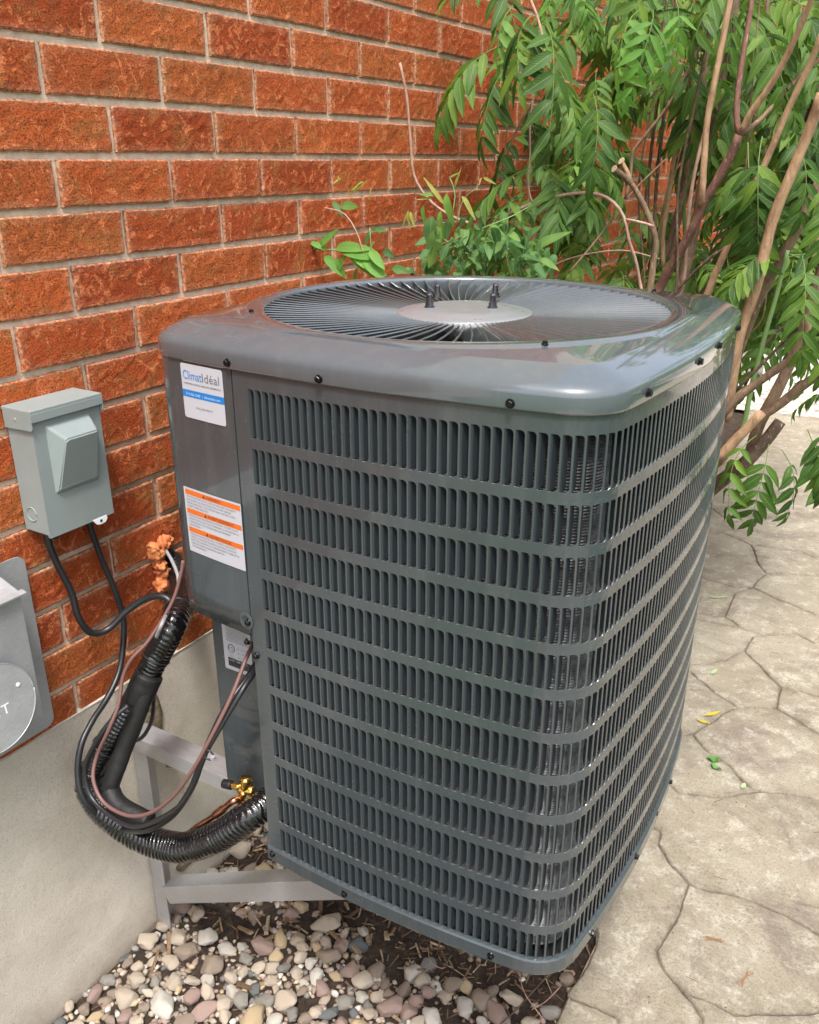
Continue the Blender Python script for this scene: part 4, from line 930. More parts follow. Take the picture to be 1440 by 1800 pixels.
# lid: top, lip, cheeks
lid = box('lid', M_box, bx, .001, X1 + .007, Y0 - .002, Y1 + .002, Z1 - .006, Z1 + .001, b=.0014)
box('lid_lip', M_box, lid, X1 + .004, X1 + .0072, Y0 - .002, Y1 + .002, Z1 - .020, Z1 - .0045, b=.001)
for y in (Y0 - .0022, Y1 - .0002):
    pts = [(.004, Z1 - .002), (X1 + .0068, Z1 - .002), (X1 + .0068, Z1 - .030), (X1 + .003, Z1 - .034), (.004, Z1 - .036)]
    V = [(x, y, z) for x, z in pts] + [(x, y + .0024, z) for x, z in pts]; n = 5
    obj('lid_cheek', mesh('lid_cheek', V, [(0, 1, 2, 3, 4), (9, 8, 7, 6, 5)] + [(i, 5 + i, 5 + (i + 1) % 5, (i + 1) % 5) for i in range(5)], M_box), lid)
VS, FS = lathe([(.003, 0), (.003, .001), (.001, .0012)], 10); o = obj('rivet', mesh('rivet', VS, FS, M_hood), lid, (.035, Y0 - .0022, Z1 - .018)); o.rotation_euler = (PI / 2, 0, 0)
# knockout ring
pts = [(.028 + .013 * math.cos(a), Y0 + .0026, Z0 + .034 + .013 * math.sin(a)) for a in np.linspace(0, 2 * PI * .9, 20)]
tube_obj('knockout_ring', M_box, bx, pts, .0011, step=.003, sides=6)
# padlock tab
pts = [(Y1 - .052, 0), (Y1 - .020, 0), (Y1 - .019, -.006), (Y1 - .024, -.012), (Y1 - .034, -.0135), (Y1 - .044, -.011)]
V = [(XD - .001 - .0 , y, Z0 - .002 + z) for y, z in pts] + [(XD + .001, y, Z0 - .002 + z) for y, z in pts]
tab = obj('padlock_tab', mesh('padlock_tab', V, [(5, 4, 3, 2, 1, 0), (6, 7, 8, 9, 10, 11)] + [(i, (i + 1) % 6, 6 + (i + 1) % 6, 6 + i) for i in range(6)], M_whitewall), bx)
tab.rotation_euler = (0, 0, 0)
VS, FS = lathe([(.0028, 0), (.0028, .0004)], 12); o = obj('tab_hole', mesh('tab_hole', VS, FS, M_dark), tab, (XD + .0011, Y1 - .034, Z0 - .0085)); o.rotation_euler = (0, PI / 2, 0)
for y in (-.150, -.045):
    V, Fc = tube([(.035, y, Z0 + .006), (.035, y, Z0 - .008), (.035, y, Z0 - .020)], .0105, sides=14, step=.004); obj('cable_gland', mesh('cable_gland', V, Fc, M_cable, True), bx)

# ================================================================== aluminium vent hood lower left
hd = empty('vent_hood', (0, 0, 0)); tag(hd, 'dull aluminium vent hood with a round damper flap at the left edge of the wall', 'vent hood')
def rr_plate(name, par, y0, y1, z0, z1, x0, x1, r, m_):
    o = [(y, z) for _, y, z in rnd_rect(y0, y1, z0, z1, 0, r)]; n = len(o)
    V = [(x0, y, z) for y, z in o] + [(x1, y, z) for y, z in o]
    return obj(name, mesh(name, V, [tuple(range(n))[::-1], tuple(range(n, 2 * n))] + [(i, (i + 1) % n, n + (i + 1) % n, n + i) for i in range(n)], m_), par)
PY1 = -.205
rr_plate('wall_plate', hd, -.56, -.196, -1.035, -.668, .006, .0085, .018, M_hood)
# hood box: right side face at y = HY, front x = HX
a_ = at(35, 1040, 0, .095); b_ = at(65, 1235, 0, .095)
HX, HY, HZ1, HZ0 = .095, a_.y, a_.z, -.94
print('hood', a_, b_)
V = [(.008, -.62, HZ1 + .03), (HX, -.62, HZ1), (HX, HY, HZ1), (.008, HY, HZ1 + .03), (.008, -.62, HZ0), (HX, -.62, HZ0), (HX, HY, HZ0), (.008, HY, HZ0)]
bm = bmesh.new(); vs_ = [bm.verts.new(v) for v in V]
for f in ((0, 1, 2, 3), (1, 5, 6, 2), (2, 6, 7, 3), (0, 4, 5, 1), (4, 7, 6, 5)): bm.faces.new([vs_[i] for i in f])
bmesh.ops.recalc_face_normals(bm, faces=bm.faces); bmesh.ops.bevel(bm, geom=list(bm.edges), offset=.0012, segments=2, affect='EDGES'); bm_obj(bm, 'hood_box', M_hood, hd)
# drip lip
mb = MB(); mb.add([(HX - .002, -.62, HZ1 + .002), (HX + .010, -.62, HZ1 - .001), (HX + .010, HY + .006, HZ1 - .001), (HX - .002, HY + .006, HZ1 + .002), (HX + .010, -.62, HZ1 - .004), (HX + .010, HY + .006, HZ1 - .004)], [(0, 1, 2, 3), (1, 4, 5, 2)])
mb.build('drip_lip', M_hood, hd)
# round damper disc
ce = at(-12, 1248, 0, .118); n = 64; RD = .078
dk = [(0, RD * math.cos(a), RD * math.sin(a)) for a in np.linspace(0, 2 * PI, n, endpoint=False)]
V = dk + [(.0016, y, z) for _, y, z in dk]
disc = obj('damper_disc', mesh('damper_disc', V, [tuple(range(n))[::-1], tuple(range(n, 2 * n))] + [(i, (i + 1) % n, n + (i + 1) % n, n + i) for i in range(n)], M_hood), hd, ce, (0, -.12, 0))
V, Fc = tube([(.0016, RD * math.cos(a), RD * math.sin(a)) for a in np.linspace(0, 2 * PI, n + 1)], .0009, sides=6, step=.006); obj('disc_rim', mesh('disc_rim', V, Fc, M_hood, True), disc)
VS, FS = lathe([(.0035, 0), (.0035, .001), (.001, .002)], 14); o = obj('rivet', mesh('rivet', VS, FS, M_whitewall), disc, (.0018, .052, .020)); o.rotation_euler = (0, PI / 2, 0)
me = text_mesh('T', .026, M_whitewall)
for v in me.vertices: v.co = Vector((.0019, .012 + v.co.x, -.018 + v.co.y))
obj('lettering', me, disc)
me = text_mesh('O', .020, M_whitewall)
for v in me.vertices: v.co = Vector((.0019, -.008 + v.co.x, -.022 + v.co.y))
obj('lettering', me, disc)
V, Fc = tube([(HX + .012, HY - .02, HZ0 + .062), (HX + .02, HY - .04, HZ0 + .052), (HX + .012, HY - .075, HZ0 + .057)], .0016, sides=6, step=.004); obj('spring_wire', mesh('spring_wire', V, Fc, M_hood, True), hd)

# ================================================================== pebbles and mulch in the bed
def pebble(seed, sub=2):
    rp = random.Random(seed * 13 + 5); planes = []
    for _ in range(rp.choice((3, 5, 7, 8))):
        n_ = Vector((rp.gauss(0, 1), rp.gauss(0, 1), rp.gauss(0, 1))).normalized(); planes.append((n_, rp.uniform(.55, .9)))
    bm = bmesh.new(); bmesh.ops.create_icosphere(bm, subdivisions=sub, radius=1)
    for v in bm.verts:
        q = v.co.copy(); f = 1 + .42 * noise.noise(q * 1.1 + Vector((seed * 3.1, 0, 0))) + .10 * noise.noise(q * 2.6 + Vector((0, seed, 0)))
        f *= 1 - .28 * max(0, noise.noise(q * 1.7 + Vector((5, 5, seed))))
        w_ = q * f
        for n_, d_ in planes:
            e_ = w_.dot(n_) - d_
            if e_ > 0: w_ -= n_ * e_ * .88
        v.co = w_
    m = bpy.data.meshes.new('stone'); bm.to_mesh(m); bm.free(); m.polygons.foreach_set('use_smooth', [True] * len(m.polygons)); return m
PB = []; PBS = [pebble(k * 3 + 1, 1) for k in range(10)]
for s_ in range(9):
    for mm_ in STONES: 
        m = pebble(s_ * 7 + len(PB) % 7, 3) if len(PB) % 7 == 0 else PB[-1][0].copy(); 
        m.materials.clear(); m.materials.append(mm_); PB.append((m, mm_))
def project(p): q = RM @ (np.array(p) - CAM); return 720 + F * q[0] / q[2], 900 + F * q[1] / q[2], q[2]
placed = []
def hsh(x, y): return (math.sin(math.floor(x / .035) * 127.1 + math.floor(y / .035) * 311.7) * 43758.5453) % 1
def dens(px, py):
    # stones lie thick at the lower left and thin out towards the soil under the unit
    if px < 330: return 1.0
    if py < 1545: return .45
    d_ = py - (1600 + max(0, px - 560) * .42)
    return 1.0 if d_ > 60 and px < 720 else (.7 if d_ > 40 else (.28 if d_ > 0 else (.5 if px < 560 else .04)))
cands = []
tries = 0
while tries < 16000:
    tries += 1
    x = random.uniform(.01, .93); y = random.uniform(-.75, 1.3)
    r_ = random.choice((.012, .015, .018, .020, .022, .025, .027, .019, .016))
    if random.random() < .05: r_ = .030
    px, py, dp = project((x, y, -1.715)); 
    if not (-80 < px < 1150 and 1380 < py < 1900): continue
    if hsh(x, y) > dens(px, py): continue
    if any((x - a) ** 2 + (y - b) ** 2 < (.84 * (r_ + c_)) ** 2 for a, b, c_ in placed): continue
    placed.append((x, y, r_))
small = []
for _ in range(30000):
    x = random.uniform(.01, .93); y = random.uniform(-.6, 1.0); r_ = random.uniform(.0045, .0105); px, py, dp = project((x, y, -1.725))
    if not (-80 < px < 1150 and 1400 < py < 1880) or hsh(x + .01, y) > dens(px, py) * .8 + .08: continue
    if len(small) < 1700 and not any((x - a) ** 2 + (y - b) ** 2 < (.5 * (r_ + c_)) ** 2 for a, b, c_ in placed + small[-400:]): small.append((x, y, r_))
placed.sort(key=lambda t_: -t_[2] / project((t_[0], t_[1], -1.72))[2] * (1 if (0 < project((t_[0], t_[1], -1.72))[0] < 1440 and project((t_[0], t_[1], -1.72))[1] < 1800) else .2))
wts = [6, 2.4, 3.4, 2.0, 6, 1.6, .7]
smb = [MB() for _ in STONES]; pebs2 = [pebble(k * 5 + 2, 2) for k in range(8)]
for i, (x, y, r_) in enumerate(placed + small):
    mi = random.choices(range(7), wts)[0]; ms = PB[random.randrange(9) * 7 + mi][0]
    sc = Vector((r_ * random.uniform(1.0, 1.35), r_ * random.uniform(.8, 1.05), r_ * random.uniform(.55, .8)))
    e = (random.uniform(-.35, .35), random.uniform(-.35, .35), random.uniform(0, 6.28)); z = soil_z(x, y) + sc.z * .55 + (.008 if i < 300 and random.random() < .4 else 0)
    if i < 300:
        o = obj('stone', ms, soil, (x, y, z), e); o.scale = sc
    else:
        M_ = Matrix.LocRotScale(Vector((x, y, z)), __import__('mathutils').Euler(e), sc)
        ms = PBS[i % 10] if r_ < .011 else pebs2[i % 8]; smb[mi].add([M_ @ v.co for v in ms.vertices], [p.vertices[:] for p in ms.polygons])
for mb_, mm_ in zip(smb, STONES):
    if mb_.V: o = mb_.build('small_pebbles', mm_, soil, True); o['kind'] = 'stuff'
# wood chips
def chip(r=random):
    L, w, h = r.uniform(.008, .030), r.uniform(.003, .009), r.uniform(.001, .003)
    V = [(-L, -w * .6, -h), (L, -w * .4, -h), (L * .9, w * .5, -h), (-L * .95, w * .7, -h), (-L * .9, -w * .5, h), (L * .92, -w * .3, h * .6), (L * .8, w * .4, h), (-L * .8, w * .6, h)]
    return V, [(3, 2, 1, 0), (4, 5, 6, 7), (0, 1, 5, 4), (1, 2, 6, 5), (2, 3, 7, 6), (3, 0, 4, 7)]
CH = [mesh('wood_chip', *chip(), M_chip) for _ in range(14)]
mb = MB(); rv = []; cnt = 0
for i in range(5200):
    x = random.uniform(.01, .935); y = random.uniform(-.3, 1.5); px, py, dp = project((x, y, -1.72))
    if not (-50 < px < 1100 and 1400 < py < 1860): continue
    if random.random() < dens(px, py) * .9: continue
    e = __import__('mathutils').Euler((random.uniform(-.5, .5), random.uniform(-.5, .5), random.uniform(0, 6.28))); z = soil_z(x, y) + random.uniform(.002, .012)
    big = random.random() < .12 and px < 700
    if big and cnt < 120: cnt += 1; o = obj('wood_chip', random.choice(CH), soil, (x, y, z + .004), e); o.scale = (1.25, 1.25, 1.25)
    else:
        V, Fc = chip(); s_ = random.uniform(.3, .9); M_ = Matrix.LocRotScale(Vector((x, y, z)), e, Vector((s_, s_ * .7, s_))); mb.add([M_ @ Vector(v) for v in V], Fc); rv += [random.random() * (.55 if random.random() < .75 else 1)] * 8
o = mb.build('mulch', M_chip, soil); o['kind'] = 'stuff'; o.data.attributes.new('rnd', 'FLOAT', 'POINT').data.foreach_set('value', rv)
# dry stalks lying by the front corner
def stalk(pts, r, m_, label):
    o = obj('dry_stalk', mesh('dry_stalk', *tube([Vector(p) for p in pts], r, sides=6, step=.006), m_, True)); tag(o, label, 'stalk', 'dry stalks on the soil'); return o
G = lambda px, py, dz=.01: at(px, py, 2, -1.72 + dz)
stalk([G(752, 1665), G(757, 1690, .03), G(775, 1702), G(783, 1700)], .0011, B_twig, 'pale curled dry stalk on dark soil below the louvres')
stalk([G(912, 1706), G(922, 1745, .02), G(950, 1785), G(955, 1798)], .0012, B_twig, 'thin tan stalk running down from the front corner of the unit')
stalk([G(985, 1690, .015), G(940, 1740, .02), G(905, 1778), G(880, 1800)], .0016, B_dark, 'dark thin twig lying diagonally over pebbles by the path edge')
stalk([G(985, 1735, .012), G(960, 1760, .02), G(935, 1775)], .0010, B_twig, 'short pale stalk beside the grey pebble at the path edge')
# litter on the path
def flat_leaf(px, py, L, w, ang, m_, name, label, cat='leaf', curl=.3, grp=None):
    p = at(px, py, 2, ZS + .001); V = []; n = 8
    for i in range(n + 1):
        u = i / n; ww_ = w * math.sin(PI * min(1, u * 1.02)) ** .8 * (1 if u < .5 else .9) + .0004
        for q in (-1, 0, 1): V.append(((u - .5) * L, q * ww_, .0012 + .004 * math.sin(u * 9) * curl + (abs(q)) * .004 * curl + .004 * curl))
    Fc = [(i * 3 + q, i * 3 + q + 1, (i + 1) * 3 + q + 1, (i + 1) * 3 + q) for i in range(n) for q in (0, 1)]
    m = mesh(name, V, Fc, m_, True); add_uv(m, n, 3); o = obj(name, m, None, p, (0, 0, ang)); tag(o, label, cat, grp); return o
def add_uv(m, n, k):
    uv = m.uv_layers.new(name='UVMap')
    for lp_ in m.loops: i, q = divmod(lp_.vertex_index, k); uv.data[lp_.index].uv = (q / (k - 1), i / n)
M_yel = mat('yellow_leaf', (.42, .34, .03), .6); M_grn = mat('fallen_green_leaf', (.07, .20, .03), .6); M_pal = mat('fallen_pale_leaf', (.30, .40, .20), .5); M_straw = mat('straw', (.26, .13, .06), .7)
flat_leaf(1253, 1256, .066, .008, .9, M_yel, 'fallen_leaf', 'longer of the two yellow fallen leaves on the path, the upper right one')
flat_leaf(1237, 1270, .042, .007, .05, M_yel, 'fallen_leaf', 'shorter of the two yellow fallen leaves on the path, next to the unit')
flat_leaf(1255, 1338, .040, .013, .2, M_grn, 'fallen_leaf', 'crumpled bright green fallen leaflet cluster beside a joint of the path', curl=1)
flat_leaf(1258, 1352, .040, .008, -.5, M_grn, 'fallen_leaf', 'narrow green leaflet pointing down from the crumpled green leaf', curl=1)
flat_leaf(1255, 1182, .050, .008, 1.4, M_pal, 'fallen_leaf', 'pale green fallen leaf just above the yellow leaves')
flat_leaf(1263, 1051, .085, .007, .6, M_pal, 'fallen_leaf', 'thin whitish fallen leaf far back on the path beside the unit')
flat_leaf(1307, 1383, .030, .007, 1.5, M_pal, 'fallen_leaf', 'small light green leaf lying on the path joint below the crumpled leaf')
for (px, py, a, L, lb) in ((1255, 1652, .3, .05, 'orange brown dry needle tuft in the middle of the path'), (1310, 1720, 1.3, .055, 'orange dry needle tuft lower right on the path'), (1330, 1345, -.4, .05, 'thin dark grass blade lying right of the green leaf'), (1328, 1598, -.3, .03, 'tiny twig on the path right of the unit corner'), (1414, 1590, .2, .07, 'pale straw near the right edge of the path')):
    p = at(px, py, 2, ZS + .002); V, Fc = MB(), None
    mb = MB()
    for k in range(7 if 'tuft' in lb else 1):
        aa = a + (random.uniform(-.35, .35) if k else 0); l_ = L * random.uniform(.5, 1) if k else L
        mb.add(*tube([(-l_ / 2 * math.cos(aa), -l_ / 2 * math.sin(aa), .001), (0, random.uniform(-.004, .004), .003), (l_ / 2 * math.cos(aa), l_ / 2 * math.sin(aa), .001)], .0006, sides=5, step=.008))
    o = mb.build('plant_litter', M_straw if 'grass' not in lb else B_brown); o.location = p; tag(o, lb, 'litter')

# grit, crumbs and needles on the path
mb = MB(); rg = random.Random(5)
for _ in range(900):
    x, y = rg.uniform(.97, 2.0), rg.uniform(-.1, 2.6); r_ = rg.uniform(.0008, .0026) * (1.5 if rg.random() < .1 else 1)
    if rg.random() < .8: mb.add([(x + r_ * rg.uniform(.5, 1), y, ZS + .001), (x, y + r_, ZS + .001), (x - r_, y, ZS + .001), (x, y - r_ * rg.uniform(.5, 1), ZS + .001), (x, y, ZS + .001 + r_)], [(0, 1, 4), (1, 2, 4), (2, 3, 4), (3, 0, 4)])
    else:
        a = rg.uniform(0, PI); l_ = rg.uniform(.006, .018); c_, s_ = math.cos(a), math.sin(a)
        mb.add([(x - c_ * l_, y - s_ * l_, ZS + .002), (x + c_ * l_, y + s_ * l_, ZS + .002), (x + c_ * l_ - s_ * .0006, y + s_ * l_ + c_ * .0006, ZS + .003), (x - c_ * l_ - s_ * .0006, y - s_ * l_ + c_ * .0006, ZS + .003)], [(0, 1, 2, 3)])
o = mb.build('path_grit', M_chip, pave); o['kind'] = 'stuff'

# ================================================================== shrubs
def leaflet_mesh_data(L, w, droop, fold, curl, n=7, serr=True):
    V = []; UV = []
    for i in range(n + 1):
        u = i / n; ww_ = w * (math.sin(PI * u ** .85) ** .75) * (1 - .25 * u) if 0 < u < 1 else .0006
        if serr and 0 < i < n: ww_ *= 1 + (.07 if i % 2 else -.05)
        x = L * u; z = -droop * L * u * u
        for q in (-1, 0, 1): V.append((x, q * ww_ * math.cos(fold), z + abs(q) * ww_ * math.sin(fold) + curl * math.sin(u * 7) * .002)); UV.append(((q + 1) / 2, u))
    return V, [(i * 3 + q, i * 3 + q + 1, (i + 1) * 3 + q + 1, (i + 1) * 3 + q) for i in range(n) for q in (0, 1)], UV
def compound_leaf(seed, pairs=6, LL=.30, l=.095, w=.0145, droop=.5, mat_=M_leaf):
    """pinnate leaf: rachis along +X, arching down, leaflets in pairs"""
    r = random.Random(seed); V = []; Fc = []; UV = []; rv = []
    def rach(u): return Vector((LL * (u - .18 * droop * u * u), .012 * math.sin(u * 3 + seed), -droop * LL * .75 * u ** 2 + .05 * LL * math.sin(u * PI)))
    tv, tf = tube([rach(k / 6) for k in range(7)], lambda u: .0018 * (1 - .6 * u), sides=4, step=.03, n=3); V += [tuple(v) for v in tv]; Fc += tf; UV += [(.5, .5)] * len(tv); rv += [0.2] * len(tv)
    items = [(.28 + .66 * k / (pairs - 1), s_) for k in range(pairs) for s_ in (-1, 1)] + [(1.0, 0)]
    for u, sd_ in items:
        p = rach(u); tg = (rach(min(1, u + .05)) - rach(u - .05)).normalized()
        sz = (.72 + .42 * math.sin(PI * min(1, u * .9))) * r.uniform(.85, 1.1)
        vv, ff, uu_ = leaflet_mesh_data(l * sz, w * sz, r.uniform(.06, .34), r.uniform(.15, .55), r.uniform(-1, 1))
        ang = sd_ * math.radians(r.uniform(48, 68) - 22 * u) if sd_ else r.uniform(-.1, .1)
        q = tg.to_track_quat('X', 'Z').to_matrix(); roll = Matrix.Rotation(r.uniform(-.35, .35) + sd_ * -.25, 3, 'X'); dn = Matrix.Rotation(r.uniform(.05, .35), 3, 'Y')
        M_ = q @ Matrix.Rotation(ang, 3, 'Z') @ dn @ roll; n0 = len(V)
        V += [tuple(p + M_ @ Vector(a)) for a in vv]; Fc += [tuple(i + n0 for i in f) for f in ff]; UV += uu_; rv += [r.random()] * len(vv)
    m = mesh('leaf', V, Fc, mat_, True); ul = m.uv_layers.new(name='UVMap')
    idx = np.empty(len(m.loops), dtype=np.int32); m.loops.foreach_get('vertex_index', idx); ul.data.foreach_set('uv', np.array(UV)[idx].ravel())
    m.attributes.new('rnd', 'FLOAT', 'POINT').data.foreach_set('value', rv); return m
LEAF = [compound_leaf(i, pairs=5 + i % 3, LL=.21 + .025 * (i % 4), l=.078 + .006 * (i % 3), w=.0150, droop=.35 + .12 * (i % 4)) for i in range(12)]
LEAFY = [compound_leaf(50 + i, pairs=5, LL=.20, l=.075, w=.0115, droop=.9, mat_=M_leafy) for i in range(4)]
def stem(name, par, pts, w, m_, off=None, taper=.25, sides=9):
    P_ = [lp(px, py, y) for px, py, y in pts]; d_ = (P_[0] - Vector(CAM)).dot(Vector(RM[2])); r_ = w / 2 * d_ / F
    o0 = P_[0]; P_ = [p - o0 for p in P_]
    V, Fc = tube(P_, lambda u: r_ * (1 - taper * u), sides=sides, step=.02, prof=lambda s_, a: 1 + .10 * noise.noise(Vector((s_ * 22, math.cos(a), math.sin(a) + w))) + .12 * max(0, noise.noise(Vector((s_ * 9, w, 0)))))
    o = obj(name, mesh(name, V, Fc, m_, True), par, o0); return o
sh = empty('sumac_shrub', (0, 0, 0)); tag(sh, 'big leafy shrub with many bare leaning stems and long divided green leaves behind the unit', 'shrub')
ST = [
    ([(1120, 600, 1.32), (1163, 500, 1.30), (1188, 455, 1.28), (1216, 405, 1.26), (1235, 361, 1.25), (1260, 319, 1.24), (1285, 272, 1.23), (1300, 236, 1.22)], 17, B_red),
    ([(1299, 238, 1.22), (1295, 194, 1.22), (1302, 125, 1.23), (1322, 0, 1.25), (1326, -60, 1.25)], 11, B_red),
    ([(1302, 236, 1.22), (1319, 200, 1.21), (1347, 161, 1.20), (1380, 105, 1.18), (1427, 0, 1.15), (1450, -60, 1.1)], 12, B_tan),
    ([(1300, 238, 1.22), (1316, 228, 1.23), (1347, 200, 1.25), (1385, 155, 1.27), (1440, 105, 1.3), (1500, 70, 1.3)], 9, B_brown),
    ([(1232, 365, 1.25), (1234, 340, 1.23), (1238, 278, 1.22), (1244, 208, 1.21), (1260, 125, 1.2), (1284, 0, 1.2), (1292, -50, 1.2)], 12, B_tan),
    ([(1180, 560, 1.42), (1197, 500, 1.42), (1219, 417, 1.42), (1247, 250, 1.42), (1272, 125, 1.42), (1294, 0, 1.42), (1300, -50, 1.4)], 17, B_brown),
    ([(1235, 540, 1.2), (1252, 494, 1.2), (1274, 444, 1.19), (1310, 361, 1.17), (1347, 283, 1.15), (1385, 194, 1.14), (1422, 117, 1.12), (1445, 60, 1.1)], 12, B_tan),
    ([(1275, 740, 1.08), (1279, 719, 1.08), (1287, 664, 1.07), (1295, 608, 1.06), (1307, 567, 1.06), (1330, 500, 1.05), (1358, 389, 1.04), (1391, 306, 1.03), (1422, 230, 1.02), (1445, 165, 1.0)], 20, B_tan),
    ([(1290, 640, 1.25), (1315, 570, 1.23), (1334, 525, 1.22), (1347, 500, 1.22), (1394, 417, 1.2), (1440, 320, 1.2), (1475, 250, 1.2)], 19, B_brown),
    ([(1310, 820, 1.12), (1318, 803, 1.12), (1334, 747, 1.11), (1362, 694, 1.1), (1390, 636, 1.1), (1418, 567, 1.08), (1437, 497, 1.07), (1460, 420, 1.05)], 21, B_brown),
    ([(1250, 820, 1.0), (1265, 808, 1.0), (1295, 770, 1.0), (1330, 738, 1.0), (1370, 711, 1.0), (1401, 686, 1.0), (1440, 658, 1.0), (1480, 640, 1.0)], 18, B_brown),
    ([(1265, 735, 1.0), (1276, 722, 1.0), (1295, 700, 1.0), (1329, 675, 1.0), (1373, 644, 1.0), (1412, 618, 1.0), (1418, 590, 1.0), (1420, 560, 1.0)], 16, B_brown),
    ([(1225, 880, 1.05), (1259, 852, 1.05), (1307, 815, 1.05), (1345, 775, 1.08), (1372, 740, 1.1)], 26, B_dark),
    ([(1262, 808, .97), (1295, 772, .97), (1340, 725, .97)], 20, B_tan),
    ([(1166, 470, 1.5), (1166, 411, 1.5), (1174, 361, 1.5), (1183, 292, 1.5), (1197, 217, 1.5), (1213, 144, 1.48), (1230, 61, 1.46), (1241, 0, 1.45), (1247, -40, 1.45)], 8, B_tan),
    ([(1100, 350, 1.35), (1108, 314, 1.35), (1113, 267, 1.35), (1130, 244, 1.35), (1172, 189, 1.35), (1205, 133, 1.35), (1244, 55, 1.35), (1269, 0, 1.35)], 6, B_brown),
    ([(1150, 530, 1.6), (1160, 494, 1.6), (1172, 444, 1.6), (1191, 375, 1.6), (1213, 278, 1.58), (1224, 200, 1.56), (1244, 111, 1.55), (1255, 0, 1.55)], 11, B_brown),
    ([(1140, 530, 1.15), (1144, 497, 1.15), (1149, 458, 1.15), (1152, 417, 1.14), (1133, 364, 1.12), (1108, 319, 1.1), (1081, 298, 1.08)], 12, B_brown),
    ([(1110, 322, 1.1), (1102, 300, 1.1), (1093, 284, 1.1)], 9, B_tan),
    ([(1130, 520, 1.1), (1125, 497, 1.1), (1118, 460, 1.08), (1105, 420, 1.06), (1098, 385, 1.05), (1080, 357, 1.04), (1050, 341, 1.03), (1000, 341, 1.0), (930, 360, .97), (870, 386, .93), (845, 396, .92), (805, 385, .9), (770, 365, .88), (745, 340, .87), (727, 305, .86), (722, 250, .85), (715, 170, .84), (703, 110, .83)], 6, B_twig),
    ([(1150, 398, 1.06), (1125, 390, 1.05), (1098, 385, 1.05)], 5, B_twig),
    ([(920, -40, 1.0), (933, 0, 1.0), (945, 30, 1.0), (955, 75, 1.0), (955, 115, 1.0), (945, 145, 1.0), (937, 178, 1.0), (915, 215, 1.02), (898, 255, 1.04), (885, 295, 1.05), (880, 320, 1.05)], 5, B_twig),
    ([(940, 165, 1.0), (932, 210, 1.0), (932, 280, 1.0), (928, 310, .99), (932, 345, .98), (940, 360, .97)], 4, B_twig),
    ([(880, 320, 1.05), (870, 285, 1.03), (868, 230, 1.0)], 3, B_twig), ([(882, 310, 1.05), (893, 210, 1.0), (893, 120, .97)], 3, B_twig),
    ([(1300, 760, 1.18), (1309, 742, 1.18), (1323, 672, 1.18), (1345, 589, 1.18), (1365, 519, 1.18), (1385, 440, 1.18)], 9, B_green),
    ([(1210, 540, 1.7), (1290, 440, 1.7), (1350, 395, 1.65), (1410, 330, 1.6), (1450, 280, 1.55)], 9, B_dark),
    ([(1230, 560, 1.9), (1310, 420, 1.9), (1380, 300, 1.9), (1430, 180, 1.9)], 10, B_dark),
    ([(1180, 520, 1.3), (1240, 460, 1.3), (1300, 420, 1.3), (1350, 390, 1.3)], 6, B_dark),
    ([(1000, 480, 1.4), (1050, 420, 1.4), (1110, 340, 1.4), (1170, 280, 1.4)], 3.5, B_twig),
    ([(930, 490, 1.3), (1000, 455, 1.3), (1090, 440, 1.3), (1160, 455, 1.3)], 3, B_twig),
    ([(1290, 690, 1.15), (1330, 650, 1.15), (1380, 600, 1.15), (1440, 555, 1.15)], 6, B_dark),
    ([(1290, 720, 1.3), (1350, 600, 1.3), (1400, 560, 1.3), (1450, 500, 1.3)], 5, B_dark),
    ([(1300, 600, 1.3), (1340, 560, 1.3), (1350, 470, 1.3)], 3.5, B_brown),
]
rs = random.Random(11)
for k in range(30):
    x0 = rs.uniform(1120, 1420); x1 = x0 + rs.uniform(20, 190); y_ = rs.uniform(1.25, 2.3); b_ = rs.uniform(-25, 25)
    ST.append(([(x0 - 20, 560, y_), (x0, 500, y_), ((x0 * 2 + x1) / 3 + b_, 330, y_ + rs.uniform(-.05, .05)), ((x0 + x1 * 2) / 3 + b_ * .5, 160, y_), (x1, -30, y_)], rs.choice((2.2, 3, 3.5, 5, 7)), rs.choice((B_tan, B_twig, B_brown, B_brown, B_dark, B_green))))
for pts, w, m_ in ST: stem('stem', sh, pts, w, m_)
# hidden lower stems that root the shrub in the bed
for (x, y, tx, ty, tz, r_) in ((.42, 1.35, .60, 1.30, -.55, .02), (.46, 1.42, .66, 1.40, -.50, .018), (.45, 1.25, .78, 1.08, -.75, .02), (.5, 1.3, .85, 1.12, -.85, .021), (.4, 1.45, .64, 1.5, -.5, .014), (.43, 1.2, .72, 1.02, -.80, .018)):
    tube_obj('stem', B_brown, sh, [(x, y, -1.74), (x + (tx - x) * .2, y + (ty - y) * .3, -1.4), ((x + tx) / 2 + .0, (y + ty) / 2, -1.05), (tx, ty, tz)], r_, sides=9, step=.03)
for (px, py, y) in ((1080, 297, 1.079), (1093, 283, 1.099)):
    VS, FS = lathe([(.0085, 0), (.0085, .002)], 14); o = obj('cut_end', mesh('cut_end', VS, FS, B_cut), sh, lp(px, py, y)); o.rotation_euler = (Vector((-.5, -.75, .5))).to_track_quat('Z', 'X').to_euler()
def put_leaf(par, m_, p, az, pitch, roll, sc, name='leaf'):
    o = obj(name, m_, par, p); o.rotation_mode = 'QUATERNION'
    q = Matrix.Rotation(az, 3, 'Z') @ Matrix.Rotation(pitch, 3, 'Y') @ Matrix.Rotation(roll, 3, 'X'); o.rotation_quaternion = q.to_quaternion(); o.scale = (sc,) * 3; return o
CAMAZ = math.atan2(-.95, .30)          # direction back towards the camera
nl = 0
